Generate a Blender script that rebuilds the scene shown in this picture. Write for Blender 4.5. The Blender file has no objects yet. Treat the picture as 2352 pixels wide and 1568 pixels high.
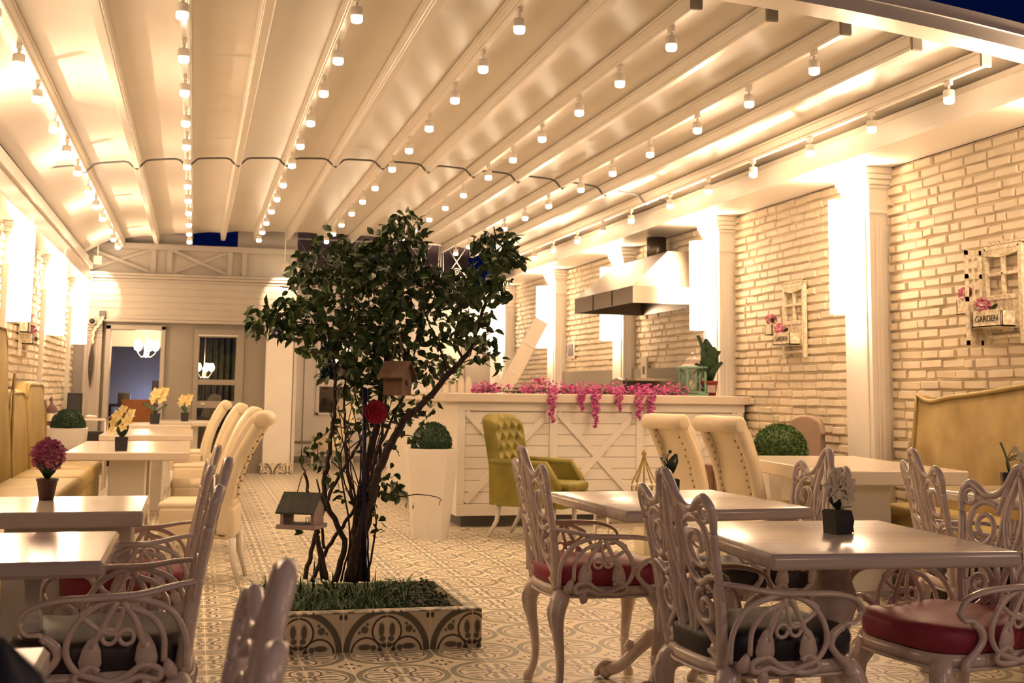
import bpy, bmesh, math, random
from mathutils import Vector, Matrix, noise
PI = math.pi
C = bpy.context.scene.collection
SC = bpy.context.scene
random.seed(7)

# ------------------------------------------------------------------ camera
FPX = 2800.0; PX, PY = 1176.0, 570.0; EYE = Vector((0, 0, 1.185))
RGT = Vector((0.9679441494, -0.2508609772, 0.0123650188))
DWN = Vector((0.0410858919, 0.1095777948, -0.9931287210))
FWD = Vector((0.2477823099, 0.9618011629, 0.1163720320))
cam = bpy.data.cameras.new('camera'); camo = bpy.data.objects.new('camera', cam); C.objects.link(camo)
camo.matrix_world = Matrix((
    (RGT.x, -DWN.x, -FWD.x, EYE.x), (RGT.y, -DWN.y, -FWD.y, EYE.y), (RGT.z, -DWN.z, -FWD.z, EYE.z), (0, 0, 0, 1)))
cam.sensor_width = 36; cam.lens = FPX / 2352 * 36
cam.shift_x = -(PX - 1176) / 2352; cam.shift_y = -(784 - PY) / 2352
cam.clip_start = .05; cam.clip_end = 200
cam.dof.use_dof = True; cam.dof.focus_distance = 5.2; cam.dof.aperture_fstop = 6.3
SC.camera = camo

# ------------------------------------------------------------------ world and exposure
w = bpy.data.worlds.new('night'); SC.world = w; w.use_nodes = True
w.node_tree.nodes['Background'].inputs[0].default_value = (.0004, .0014, .011, 1)
w.node_tree.nodes['Background'].inputs[1].default_value = 1.0
SC.view_settings.view_transform = 'Standard'; SC.view_settings.look = 'None'
SC.view_settings.exposure = 1.3; SC.view_settings.gamma = 1; SC.view_settings.use_curve_mapping = False
SC.cycles.use_denoising = True
SC.cycles.max_bounces = 7; SC.cycles.diffuse_bounces = 5; SC.cycles.glossy_bounces = 3
SC.cycles.sample_clamp_indirect = 6; SC.cycles.use_light_tree = True
SC.cycles.caustics_reflective = False; SC.cycles.caustics_refractive = False
SPOT_W = 8.5; SHADE_E = 10.0; UP_W = 230.0; FLOOD_W = 34.0
WARM = (1.0, .62, .35); LAMPC = (1.0, .68, .43)

# ------------------------------------------------------------------ helpers
def at(px, py, Y=None, X=None, Z=None):
    """the point seen at a pixel of the photograph on a plane of the room"""
    d = RGT * ((px - PX) / FPX) + DWN * ((py - PY) / FPX) + FWD
    t = Y / d.y if Y is not None else X / d.x if X is not None else (Z - EYE.z) / d.z
    return EYE + d * t

class MB:
    def __init__(s): s.v = []; s.f = []; s.sm = []
    def add(s, vs, fs, smooth=False):
        n = len(s.v); s.v += [tuple(v) for v in vs]; s.f += [tuple(i + n for i in f) for f in fs]; s.sm += [smooth] * len(fs); return s
    def box(s, x0, y0, z0, x1, y1, z1, c=0.0, rz=0, o=(0, 0, 0)):
        if x0 > x1: x0, x1 = x1, x0
        if y0 > y1: y0, y1 = y1, y0
        if z0 > z1: z0, z1 = z1, z0
        c = min(c, (x1 - x0) / 2.01, (y1 - y0) / 2.01, (z1 - z0) / 2.01)
        if c <= 0:
            vs = [(x, y, z) for z in (z0, z1) for y in (y0, y1) for x in (x0, x1)]
            fs = [(0, 2, 3, 1), (4, 5, 7, 6), (0, 1, 5, 4), (2, 6, 7, 3), (0, 4, 6, 2), (1, 3, 7, 5)]
            sm = False
        else:
            bm = bmesh.new(); bmesh.ops.create_cube(bm, size=1)
            for v in bm.verts: v.co = Vector(((x0 + x1) / 2 + v.co.x * (x1 - x0), (y0 + y1) / 2 + v.co.y * (y1 - y0), (z0 + z1) / 2 + v.co.z * (z1 - z0)))
            bmesh.ops.bevel(bm, geom=bm.edges[:], offset=c, segments=3 if c > .012 else 1, profile=.5, affect='EDGES')
            bm.verts.index_update(); vs = [v.co.copy() for v in bm.verts]; fs = [[v.index for v in f.verts] for f in bm.faces]; bm.free(); sm = c > .012
        if rz:
            cs, sn = math.cos(rz), math.sin(rz)
            vs = [(v[0] * cs - v[1] * sn, v[0] * sn + v[1] * cs, v[2]) for v in vs]
        return s.add([(v[0] + o[0], v[1] + o[1], v[2] + o[2]) for v in vs], fs, sm)
    def tube(s, pts, r, n=6, cap=True, flat=None, up=None):
        """r number or list; flat=(k) squashes the section along the side of vector up"""
        pts = [Vector(p) for p in pts]; m = len(pts)
        if m < 2: return s
        rs = r if isinstance(r, (list, tuple)) else [r] * m
        vs = []; prev = None
        for i, p in enumerate(pts):
            t = (pts[min(i + 1, m - 1)] - pts[max(i - 1, 0)])
            if t.length < 1e-9: t = Vector((0, 0, 1))
            t.normalize()
            a = (up or (prev if prev else (Vector((0, 0, 1)) if abs(t.z) < .9 else Vector((1, 0, 0)))))
            b = t.cross(a)
            if b.length < 1e-6: b = t.cross(Vector((.3, .9, .1)))
            b.normalize(); a2 = b.cross(t).normalized(); prev = a2
            for k in range(n):
                an = 2 * PI * k / n + PI / n
                vs.append(p + b * math.cos(an) * rs[i] + a2 * math.sin(an) * rs[i] * (flat or 1))
        fs = [(i * n + k, i * n + (k + 1) % n, (i + 1) * n + (k + 1) % n, (i + 1) * n + k) for i in range(m - 1) for k in range(n)]
        if cap: fs += [tuple(reversed(range(n))), tuple((m - 1) * n + k for k in range(n))]
        return s.add(vs, fs, True)
    def lathe(s, prof, cx=0, cy=0, n=20, cap=True, sq=None, rz=0):
        vs = []
        for r, z in prof:
            for k in range(n):
                an = 2 * PI * k / n + rz
                vs.append((cx + r * math.cos(an), cy + r * math.sin(an), z))
        m = len(prof)
        fs = [(i * n + k, i * n + (k + 1) % n, (i + 1) * n + (k + 1) % n, (i + 1) * n + k) for i in range(m - 1) for k in range(n)]
        if cap: fs += [tuple(reversed(range(n))), tuple((m - 1) * n + k for k in range(n))]
        return s.add(vs, fs, n > 8)
    def prism(s, poly, a0, a1, axis='y', smooth=False):
        """poly of 2-D points extruded along an axis: y -> (x,z); x -> (y,z); z -> (x,y)"""
        def P3(p, a): return (p[0], a, p[1]) if axis == 'y' else (a, p[0], p[1]) if axis == 'x' else (p[0], p[1], a)
        n = len(poly); vs = [P3(p, a0) for p in poly] + [P3(p, a1) for p in poly]
        fs = [(i, (i + 1) % n, n + (i + 1) % n, n + i) for i in range(n)]
        s.add(vs, fs, smooth); b = len(s.v) - 2 * n
        s.f += [tuple(b + i for i in reversed(range(n))), tuple(b + n + i for i in range(n))]; s.sm += [False, False]
        return s
    def ball(s, c, r, nu=12, nv=8, sc=(1, 1, 1), jit=0):
        vs = []
        for j in range(nv + 1):
            ph = PI * j / nv
            for i in range(nu):
                th = 2 * PI * i / nu; q = 1 + (random.uniform(-jit, jit) if jit else 0)
                vs.append((c[0] + r * sc[0] * q * math.sin(ph) * math.cos(th), c[1] + r * sc[1] * q * math.sin(ph) * math.sin(th), c[2] + r * sc[2] * q * math.cos(ph)))
        fs = [(j * nu + i, (j + 1) * nu + i, (j + 1) * nu + (i + 1) % nu, j * nu + (i + 1) % nu) for j in range(nv) for i in range(nu)]
        return s.add(vs, fs, True)
    def grid(s, fn, nu, nv, smooth=True):
        vs = [fn(i / nu, j / nv) for j in range(nv + 1) for i in range(nu + 1)]
        fs = [(j * (nu + 1) + i, j * (nu + 1) + i + 1, (j + 1) * (nu + 1) + i + 1, (j + 1) * (nu + 1) + i) for j in range(nv) for i in range(nu)]
        return s.add(vs, fs, smooth)
    def xf(s, M):
        s.v = [tuple(M @ Vector(v)) for v in s.v]; return s
    def build(s, name, m=None, parent=None, fix=True):
        me = bpy.data.meshes.new(name); me.from_pydata(s.v, [], s.f)
        me.polygons.foreach_set('use_smooth', s.sm)
        if fix:
            bm = bmesh.new(); bm.from_mesh(me); bmesh.ops.recalc_face_normals(bm, faces=bm.faces[:]); bm.to_mesh(me); bm.free()
        me.update()
        if m: me.materials.append(m)
        o = bpy.data.objects.new(name, me); C.objects.link(o)
        if parent: o.parent = parent
        return o

def tag(o, label=None, cat=None, group=None, kind=None):
    if label: o['label'] = label
    if cat: o['category'] = cat
    if group: o['group'] = group
    if kind: o['kind'] = kind
    return o
def thing(name, label, cat, loc=(0, 0, 0), rz=0, group=None):
    o = bpy.data.objects.new(name, None); C.objects.link(o); o.empty_display_size = .1
    o.location = loc; o.rotation_euler = (0, 0, rz); return tag(o, label, cat, group)
def struct(o): o['kind'] = 'structure'; return o
KIDS = {}
def dup(o, loc=None, rz=None, label=None, group=None, parent=None, sub=None):
    c = o.copy(); C.objects.link(c)
    if parent: c.parent = parent
    if loc is not None: c.location = loc
    if rz is not None: c.rotation_euler = (0, 0, rz)
    if label: c['label'] = label
    if group: c['group'] = group
    for ch in [x for x in C.objects if x.parent == o]: dup(ch, parent=c, sub=sub)
    if sub and o.type == 'MESH':
        for a, b in sub.items():
            if o.name.split('.')[0] == a:
                c.data = c.data.copy(); c.data.materials.clear(); c.data.materials.append(b)
    return c
def cr(pts, k=6):
    """Catmull-Rom through points"""
    P = [Vector(p) for p in pts]; P = [2 * P[0] - P[1]] + P + [2 * P[-1] - P[-2]]; out = []
    for i in range(1, len(P) - 2):
        for j in range(k):
            t = j / k; a, b, c, d = P[i - 1:i + 3]
            out.append(.5 * ((2 * b) + (c - a) * t + (2 * a - 5 * b + 4 * c - d) * t * t + (3 * b - a - 3 * c + d) * t ** 3))
    return out + [P[-2]]
def lerp_list(vals, n):
    out = []
    for i in range(n):
        t = i / (n - 1) * (len(vals) - 1); k = min(int(t), len(vals) - 2); out.append(vals[k] + (vals[k + 1] - vals[k]) * (t - k))
    return out

# ------------------------------------------------------------------ node materials
def new_mat(name):
    m = bpy.data.materials.new(name); m.use_nodes = True; nt = m.node_tree
    return m, nt, nt.nodes['Principled BSDF']
def mat(name, col, rough=.5, metal=0, var=.0, vscale=8, bump=0, bscale=60, spec=.5, sub=0, coat=0, col2=None, obj=True):
    m, nt, b = new_mat(name); N = nt.nodes; L = nt.links
    b.inputs['Roughness'].default_value = rough; b.inputs['Metallic'].default_value = metal
    b.inputs['Specular IOR Level'].default_value = spec
    if coat: b.inputs['Coat Weight'].default_value = coat; b.inputs['Coat Roughness'].default_value = .12
    if sub: b.inputs['Subsurface Weight'].default_value = sub; b.inputs['Subsurface Radius'].default_value = (.03, .02, .01)
    tc = N.new('ShaderNodeTexCoord')
    if var or col2:
        n = N.new('ShaderNodeTexNoise'); n.inputs['Scale'].default_value = vscale; n.inputs['Detail'].default_value = 4
        L.new(tc.outputs['Object'], n.inputs['Vector'])
        r = N.new('ShaderNodeValToRGB'); L.new(n.outputs['Fac'], r.inputs[0])
        c2 = col2 or tuple(c * (1 - var) for c in col)
        r.color_ramp.elements[0].position = .35; r.color_ramp.elements[1].position = .65
        r.color_ramp.elements[0].color = (*c2, 1); r.color_ramp.elements[1].color = (*col, 1)
        L.new(r.outputs[0], b.inputs['Base Color'])
    else: b.inputs['Base Color'].default_value = (*col, 1)
    if bump:
        n = N.new('ShaderNodeTexNoise'); n.inputs['Scale'].default_value = bscale; n.inputs['Detail'].default_value = 3
        L.new(tc.outputs['Object'], n.inputs['Vector'])
        bp = N.new('ShaderNodeBump'); bp.inputs['Strength'].default_value = bump; bp.inputs['Distance'].default_value = .004
        L.new(n.outputs['Fac'], bp.inputs['Height']); L.new(bp.outputs[0], b.inputs['Normal'])
    return m
def emit(name, col, e):
    m, nt, b = new_mat(name); b.inputs['Base Color'].default_value = (.8, .75, .7, 1)
    b.inputs['Emission Color'].default_value = (*col, 1); b.inputs['Emission Strength'].default_value = e
    return m
def wood(name, c1, c2, rough=.35, axis=1, scale=3, coat=0):
    m, nt, b = new_mat(name); N = nt.nodes; L = nt.links; b.inputs['Roughness'].default_value = rough
    if coat: b.inputs['Coat Weight'].default_value = coat; b.inputs['Coat Roughness'].default_value = .06
    tc = N.new('ShaderNodeTexCoord'); mp = N.new('ShaderNodeMapping')
    sc = [14, 14, 14]; sc[axis] = .8; mp.inputs['Scale'].default_value = sc
    L.new(tc.outputs['Object'], mp.inputs[0]); n = N.new('ShaderNodeTexNoise'); n.inputs['Scale'].default_value = scale; n.inputs['Detail'].default_value = 5
    L.new(mp.outputs[0], n.inputs['Vector']); r = N.new('ShaderNodeValToRGB'); L.new(n.outputs['Fac'], r.inputs[0])
    r.color_ramp.elements[0].position = .3; r.color_ramp.elements[1].position = .7
    r.color_ramp.elements[0].color = (*c1, 1); r.color_ramp.elements[1].color = (*c2, 1); L.new(r.outputs[0], b.inputs['Base Color'])
    return m

class NX:
    """tiny expression builder over math nodes"""
    def __init__(s, nt): s.nt = nt
    def m(s, op, a, b=None, c=None):
        n = s.nt.nodes.new('ShaderNodeMath'); n.operation = op
        for i, x in enumerate((a, b, c)):
            if x is None: continue
            if isinstance(x, (int, float)): n.inputs[i].default_value = x
            else: s.nt.links.new(x, n.inputs[i])
        return n.outputs[0]
    def add(s, a, b): return s.m('ADD', a, b)
    def sub(s, a, b): return s.m('SUBTRACT', a, b)
    def mul(s, a, b): return s.m('MULTIPLY', a, b)
    def mx(s, a, b): return s.m('MAXIMUM', a, b)
    def mn(s, a, b): return s.m('MINIMUM', a, b)
    def ab(s, a): return s.m('ABSOLUTE', a)
    def ln(s, a, b): return s.m('SQRT', s.add(s.mul(a, a), s.mul(b, b)))
    def circ(s, x, y, cx, cy, r, ax=1, ay=1): return s.sub(s.ln(s.mul(s.sub(x, cx), ax), s.mul(s.sub(y, cy), ay)), r)
    def inside(s, d, soft=.012):
        return s.m('SMOOTHSTEP', 0, 1, 0) if False else s._ss(d, soft)
    def _ss(s, d, soft):
        n = s.nt.nodes.new('ShaderNodeMapRange'); n.interpolation_type = 'SMOOTHSTEP'
        s.nt.links.new(d, n.inputs[0]); n.inputs[1].default_value = -soft; n.inputs[2].default_value = soft
        n.inputs[3].default_value = 1; n.inputs[4].default_value = 0
        return n.outputs[0]
    def mix(s, f, a, b):
        n = s.nt.nodes.new('ShaderNodeMix'); n.data_type = 'RGBA'; s.nt.links.new(f, n.inputs[0])
        for k, x in ((6, a), (7, b)):
            if isinstance(x, tuple): n.inputs[k].default_value = (*x, 1)
            else: s.nt.links.new(x, n.inputs[k])
        return n.outputs[2]
def tile_mat(name, ax, ay, ox, oy, rough=.32, dk=1.0):
    """cement tiles: a ringed quatrefoil on every 2 x 2 tiles of 20 cm"""
    m, nt, b = new_mat(name); N = nt.nodes; L = nt.links; e = NX(nt)
    g = N.new('ShaderNodeNewGeometry'); sp = N.new('ShaderNodeSeparateXYZ'); L.new(g.outputs['Position'], sp.inputs[0])
    U = e.mul(e.sub(sp.outputs[ax], ox), 2.5); V = e.mul(e.sub(sp.outputs[ay], oy), 2.5)
    x = e.ab(e.sub(e.m('FRACT', e.add(U, .5)), .5)); y = e.ab(e.sub(e.m('FRACT', e.add(V, .5)), .5))
    qx = e.mx(x, y); qy = e.mn(x, y)
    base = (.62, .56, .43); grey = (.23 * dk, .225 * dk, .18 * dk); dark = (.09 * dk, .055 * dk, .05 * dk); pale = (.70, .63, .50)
    r = e.ln(x, y)
    ring = e._ss(e.sub(e.ab(e.sub(r, .462)), .036), .008)
    lobe = e.circ(qx, qy, .235, 0, .165)
    line = e._ss(e.sub(e.ab(lobe), .011), .006)
    petal = e._ss(e.mn(e.circ(qx, qy, .25, .062, .034, .42, 1), e.mn(e.circ(qx, qy, .15, .05, .034), e.circ(qx, qy, .08, .03, .03))), .01)
    bud = e._ss(e.mn(e.circ(x, y, .255, .255, .042, 1, 1), e.circ(qx, qy, .315, .225, .018)), .008)
    cx = e.sub(.5, x); cy = e.sub(.5, y); c1 = e.mx(cx, cy); c2 = e.mn(cx, cy)
    leaf = e._ss(e.mn(e.circ(c1, c2, .10, .028, .02, .6, 1), e.circ(cx, cy, .05, .05, .014)), .006)
    dot = e._ss(e.circ(qx, qy, .40, .0, .018), .006)
    col = e.mix(ring, base, grey)
    ins = e._ss(lobe, .006); col = e.mix(ins, col, pale)
    col = e.mix(petal, col, grey); col = e.mix(bud, col, grey); col = e.mix(line, col, dark)
    col = e.mix(leaf, col, dark); col = e.mix(dot, col, grey)
    hx = e.ab(e.sub(e.m('FRACT', e.add(e.mul(U, 2), .5)), .5)); hy = e.ab(e.sub(e.m('FRACT', e.add(e.mul(V, 2), .5)), .5))
    gr = e._ss(e.sub(hx, .008), .004); col = e.mix(gr, col, (.86, .80, .62))
    gr2 = e._ss(e.sub(hy, .004), .003); col = e.mix(e.mul(gr2, .45), col, (.75, .68, .52))
    n = N.new('ShaderNodeTexNoise'); n.inputs['Scale'].default_value = 3; n.inputs['Detail'].default_value = 6; L.new(g.outputs['Position'], n.inputs['Vector'])
    hs = N.new('ShaderNodeHueSaturation'); L.new(col, hs.inputs['Color']); L.new(e.add(.78, e.mul(n.outputs['Fac'], .4)), hs.inputs['Value'])
    L.new(hs.outputs[0], b.inputs['Base Color']); L.new(e.add(rough - .08, e.mul(n.outputs['Fac'], .25)), b.inputs['Roughness'])
    return m

M = {}
M['floor'] = tile_mat('cement_tile', 0, 1, .1, 0.02)
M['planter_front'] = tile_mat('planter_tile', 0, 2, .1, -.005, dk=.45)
M['white'] = mat('cream_paint', (.74, .71, .66), .42, var=.05, vscale=3)
M['gloss'] = mat('white_lacquer', (.66, .59, .50), .16, var=.03, vscale=2, spec=.28)
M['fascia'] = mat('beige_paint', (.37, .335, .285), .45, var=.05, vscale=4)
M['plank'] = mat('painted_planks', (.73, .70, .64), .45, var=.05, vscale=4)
M['brick'] = mat('painted_brick', (.68, .60, .46), .62, var=.12, vscale=5, bump=.5, bscale=45)
M['mortar'] = mat('painted_mortar', (.66, .58, .44), .8, bump=.6, bscale=40)
M['fabric'] = mat('pergola_fabric', (.74, .70, .63), .34, var=.04, vscale=1.2, bump=.12, bscale=90, spec=.45)
M['alu'] = mat('white_aluminium', (.72, .68, .61), .28, spec=.6)
M['beamgrey'] = mat('grey_rubber', (.10, .10, .11), .6)
M['taupe'] = mat('taupe_paint', (.26, .23, .19), .5, var=.06, vscale=3)
M['mauve'] = mat('mauve_wall', (.30, .23, .24), .7, var=.1)
M['blue_wall'] = mat('blue_grey_wall', (.30, .33, .42), .6)
M['iron'] = mat('cast_white_metal', (.74, .63, .57), .24, var=.12, vscale=30, bump=.25, bscale=90, spec=.7)
M['red'] = mat('red_leather', (.36, .04, .085), .46, var=.15, vscale=6, bump=.2, bscale=120)
M['navy'] = mat('black_leather', (.022, .024, .035), .5, bump=.2, bscale=120)
M['greyc'] = mat('grey_leather', (.05, .04, .045), .5, bump=.2, bscale=120)
M['roll'] = mat('cream_leather', (.74, .64, .46), .45, var=.07, vscale=5, bump=.15, bscale=90)
M['gold'] = mat('gold_velvet', (.36, .27, .085), .55, var=.22, vscale=4, bump=.2, bscale=60)
M['goldback'] = mat('worn_gold_velvet', (.42, .32, .13), .6, col2=(.27, .19, .065), vscale=3.2, bump=.25, bscale=50)
M['olive'] = mat('olive_velvet', (.22, .185, .022), .6, var=.3, vscale=6, bump=.15, bscale=80)
M['topw'] = wood('whitewashed_wood', (.56, .48, .43), (.72, .63, .57), .24, 0, 2.2, coat=.12)
M['topg'] = wood('glossy_whitewashed_wood', (.50, .43, .38), (.62, .53, .47), .13, 0, 2.2, coat=.08)
M['marble'] = mat('pale_marble', (.66, .60, .54), .14, col2=(.46, .40, .36), vscale=3, coat=.4)
M['stud'] = mat('brass_nail', (.30, .22, .10), .3, metal=1)
M['steel'] = mat('brushed_steel', (.55, .50, .44), .22, metal=1)
M['steeldark'] = mat('dark_steel', (.10, .085, .07), .3, metal=.8)
M['black'] = mat('matt_black', (.012, .012, .016), .5)
M['bark'] = mat('rose_bark', (.055, .035, .03), .8, var=.4, vscale=30, bump=.6, bscale=60)
M['blue'] = mat('navy_paint', (.006, .006, .05), .4)
M['leaf'] = mat('rose_leaf', (.060, .105, .020), .42, col2=(.020, .050, .016), vscale=5)
M['grass'] = mat('grass_blade', (.05, .13, .03), .5, col2=(.02, .06, .02), vscale=9)
M['soil'] = mat('soil', (.03, .02, .015), .9, bump=1, bscale=60)
M['box'] = mat('boxwood', (.025, .075, .025), .55, col2=(.01, .035, .015), vscale=30)
M['boxl'] = mat('boxwood_light', (.09, .17, .03), .5, col2=(.02, .06, .015), vscale=30)
M['rose'] = mat('red_petal', (.50, .004, .03), .6, col2=(.25, .0, .012), vscale=22)
M['pink'] = mat('pink_petal', (.68, .24, .38), .6, col2=(.42, .10, .20), vscale=30)
M['hotpink'] = mat('hot_pink_petal', (.72, .15, .46), .6, col2=(.42, .05, .22), vscale=40)
M['cream'] = mat('cream_petal', (.75, .66, .36), .6, col2=(.72, .55, .18), vscale=30)
M['ivory'] = mat('ivory_petal', (.72, .66, .50), .55, var=.1)
M['pot'] = mat('brown_pot', (.11, .055, .05), .5)
M['shabby'] = mat('distressed_wood', (.80, .75, .60), .7, col2=(.50, .42, .28), vscale=34, bump=.4, bscale=60)
M['bhouse'] = mat('brown_wood', (.20, .11, .07), .7, var=.3, vscale=12)
M['bhwhite'] = mat('pale_pink_wood', (.42, .33, .30), .65, var=.1)
M['slate'] = mat('grey_green_roof', (.075, .08, .065), .8, var=.3, vscale=30, bump=.6, bscale=80)
M['mint'] = mat('mint_paint', (.17, .33, .24), .5, var=.1)
M['leather'] = mat('tan_leather', (.34, .12, .03), .4)
M['flame'] = emit('lamp_lens', (1, .80, .55), 14.0)
M['shade'] = emit('glowing_shade', LAMPC, SHADE_E)
M['bulbs'] = emit('chandelier_glass', (1, .72, .42), 7.0)
M['glass'] = mat('window_glass', (.02, .02, .02), .03, spec=.8)
M['redpot'] = mat('red_pot', (.18, .012, .015), .5)
M['letter'] = mat('black_lettering', (.02, .018, .016), .7)
M['curtain'] = mat('dark_curtain', (.05, .055, .04), .8, var=.5, vscale=9)
def glassmat():
    m, nt, b = new_mat('clear_glass'); b.inputs['Base Color'].default_value = (1, 1, 1, 1); b.inputs['Roughness'].default_value = 0
    N = nt.nodes; L = nt.links; gl = N.new('ShaderNodeBsdfGlossy'); gl.inputs['Roughness'].default_value = .02
    tr = N.new('ShaderNodeBsdfTransparent'); tr.inputs[0].default_value = (.85, .85, .85, 1); fr = N.new('ShaderNodeFresnel'); fr.inputs[0].default_value = 1.8
    mx = N.new('ShaderNodeMixShader'); L.new(fr.outputs[0], mx.inputs[0]); L.new(tr.outputs[0], mx.inputs[1]); L.new(gl.outputs[0], mx.inputs[2])
    L.new(mx.outputs[0], N['Material Output'].inputs[0]); return m
M['pane'] = glassmat()

# ------------------------------------------------------------------ room shell
XL, XR, YF, YB = -1.62, 5.05, 17.5, 20.2
def arch(x): return 3.275 - .027 * (x - 1.6) ** 2
struct(MB().box(-2.2, -1.5, -.06, 5.6, 22.2, 0).build('floor', M['floor']))

def brick_wall(name, xw, s, y0, y1, ztop, holes=(), seed=1):
    rnd = random.Random(seed); b = MB(); z = .008; row = 0
    while z < ztop - .02:
        y = y0 - rnd.uniform(0, .2)
        while y < y1:
            ln = rnd.choice((.1, .14, .19, .22, .24, .24, .27)) * rnd.uniform(.93, 1.05)
            a0, a1 = max(y, y0), min(y + ln, y1); zz = z + rnd.uniform(-.0035, .0035); hh = .061 + rnd.uniform(-.004, .003)
            if a1 - a0 > .03:
                d = .024 + rnd.uniform(-.008, .008); c = .008; t = rnd.uniform(-.004, .004)
                vs = [(xw, a0, zz), (xw, a1, zz), (xw, a1, zz + hh), (xw, a0, zz + hh),
                      (xw - s * d, a0 + c, zz + c + t), (xw - s * (d + t), a1 - c, zz + c - t), (xw - s * d, a1 - c, zz + hh - c - t), (xw - s * (d - t), a0 + c, zz + hh - c + t)]
                b.add(vs, [(4, 5, 6, 7), (0, 1, 5, 4), (1, 2, 6, 5), (2, 3, 7, 6), (3, 0, 4, 7)], False)
            y += ln + .009
        z += .0722; row += 1
    wl = b.build(name, M['brick']); struct(wl)
    mo = MB().box(xw, y0, 0, xw + s * .2, y1, ztop).build('mortar', M['mortar'], wl)
    return wl
brick_wall('wall_right', XR, 1, 1.5, 20.2, 2.9, seed=3)
brick_wall('wall_left', XL, -1, 1.5, 17.5, 2.78, seed=5)

# pergola: rafters, fabric, gutters, front beam
def sweep(name, prof, x0, x1, m, n=28, off=True):
    b = MB(); k = len(prof)
    for i in range(n + 1):
        x = x0 + (x1 - x0) * i / n; b.v += [(x, p[0], p[1] + (arch(x) if off else 0)) for p in prof]
    for i in range(n):
        for j in range(k): b.f.append((i * k + j, i * k + (j + 1) % k, (i + 1) * k + (j + 1) % k, (i + 1) * k + j)); b.sm.append(False)
    b.f += [tuple(range(k)), tuple(n * k + j for j in range(k))]; b.sm += [False, False]
    return b.build(name, m)
Y0R, Y1R = 5.95, 17.45
rx = [-1.03 + .4465 * i for i in range(13)]
def fabz(x):
    z = arch(x) + .105
    if x < -1.15: z -= (-1.15 - x) * .35
    return z
def fab(u, v):
    x = -1.5 + (4.72 + 1.5) * u; y = 5.82 + (17.42 - 5.82) * v
    t = ((x - rx[0]) / .4465) % 1
    sag = .018 * math.sin(PI * t) + .004 * noise.noise(Vector((x * 3, y * .8, 0)))
    return (x, y, fabz(x) + sag)
ceil = struct(MB().grid(fab, 168, 60).build('ceiling', M['fabric'], fix=False))
tr = 0
for i, x in enumerate(rx):
    z = arch(x); lit = i % 2 == 0; b = MB()
    w_ = .028 if lit else .034
    b.box(x - w_, Y0R, z + .02, x + w_, Y1R, z + .10, .004)
    b.box(x - w_ + .008, Y0R + .02, z, x + w_ - .008, Y1R, z + .022, .003)
    b.box(x - w_ - .008, Y0R, z + .078, x + w_ + .008, Y1R, z + .094)
    tr += 1; r = struct(b.build('trim_%d' % tr, M['alu']))
    MB().box(x - .036, Y0R - .02, z - .008, x + .036, Y0R, z + .098, .006).build('end_cap', M["taupe"], r)
    MB().box(x - .012, Y0R - .05, z + .09, x + .012, Y0R + .01, z + .13).build('bracket', M['black'], r)
tr += 1
fb = struct(sweep('trim_%d' % tr, [(5.60, .0), (5.78, .0), (5.78, .05), (5.74, .06), (5.74, .15), (5.60, .15), (5.60, .085), (5.594, .08), (5.60, .075)], -1.7, 5.25, M['alu']))
tr += 1
struct(MB().box(4.56, 5.5, 2.93, 5.12, 17.5, 3.07, .008).box(4.56, 5.5, 2.90, 5.04, 17.5, 2.94, .004).box(4.60, 5.5, 3.06, 4.66, 17.5, 3.12).box(4.6, 17.5, 2.9, 5.12, 19.6, 3.06, .008).build('trim_%d' % tr, M['alu']))
tr += 1
struct(MB().box(-1.66, 5.5, 2.56, -1.40, 17.42, 2.68, .006).box(-1.66, 5.5, 2.68, -1.43, 17.42, 2.76, .004).box(-1.66, 5.5, 2.76, -1.40, 17.42, 2.84, .006).box(-1.66, 5.5, 2.84, -1.46, 17.42, 2.95, .006).build('trim_%d' % tr, M['alu']))
# dark cable crossing the ceiling
cab = [(x, 11.4 + .02 * math.sin(x * 3), arch(x) + .070 - .080 * abs(math.cos((x - rx[0]) / .4465 * PI)) ** 14) for x in [-1.36 + .0372 * i for i in range(162)]]
tag(MB().tube(cab, .009, 6).build('ceiling_cable', M['beamgrey']), 'thin dark cable strung across under the white fabric ceiling', 'cable')
# sagging black edge cord behind the front beam
ec = []
for i in range(12):
    for j in range(8):
        t = j / 8; x = rx[i] + .4465 * t; ec.append((x, 5.84 + .01 * math.sin(PI * t), arch(x) + .115 - .02 * math.sin(PI * t)))
tag(MB().tube(ec, .012, 6).build('edge_cord', M['black']), 'black cord sagging between rafter ends along the front beam of the pergola', 'cord')

# pillars on the right wall
PYS = [5.40, 8.13, 10.86, 13.6, 16.42, 19.3]
def pillar(name, x0, x1, y0, y1, ztop, s, band=2.56):
    b = MB(); b.box(x0, y0, 0, x1, y1, ztop)
    fx = x0 if s > 0 else x1
    e = .012
    b.box(fx - s * e, y0 + .05, .15, fx, y1 - .05, band - .05, .004)
    b.box(x0 + .045, y0 - e, .15, x1 - .045, y0, band - .05, .004)
    b.box(x0 + .075, y0 - e - .008, .2, x1 - .075, y0 - e, band - .1, .003)
    for z0, z1, o in ((band - .012, band + .012, .012), (ztop - .16, ztop - .13, .016), (ztop - .13, ztop - .09, .03), (ztop - .09, ztop - .05, .045), (ztop - .05, ztop, .055), (0, .12, .02)):
        b.box(x0 - (o if s > 0 else 0), y0 - o, z0, x1 + (o if s < 0 else 0), y1 + o, z1, .006)
    return struct(b.build(name, M['plank']))
for k, y in enumerate(PYS):
    pillar('pillar_right', 4.87, XR, y, y + .38, 2.9, 1)
for y in PYS[:-1]:
    pillar('pillar_left', XL, XL + .045, y + .08, y + .26, 2.56, -1, 2.3)

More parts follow.
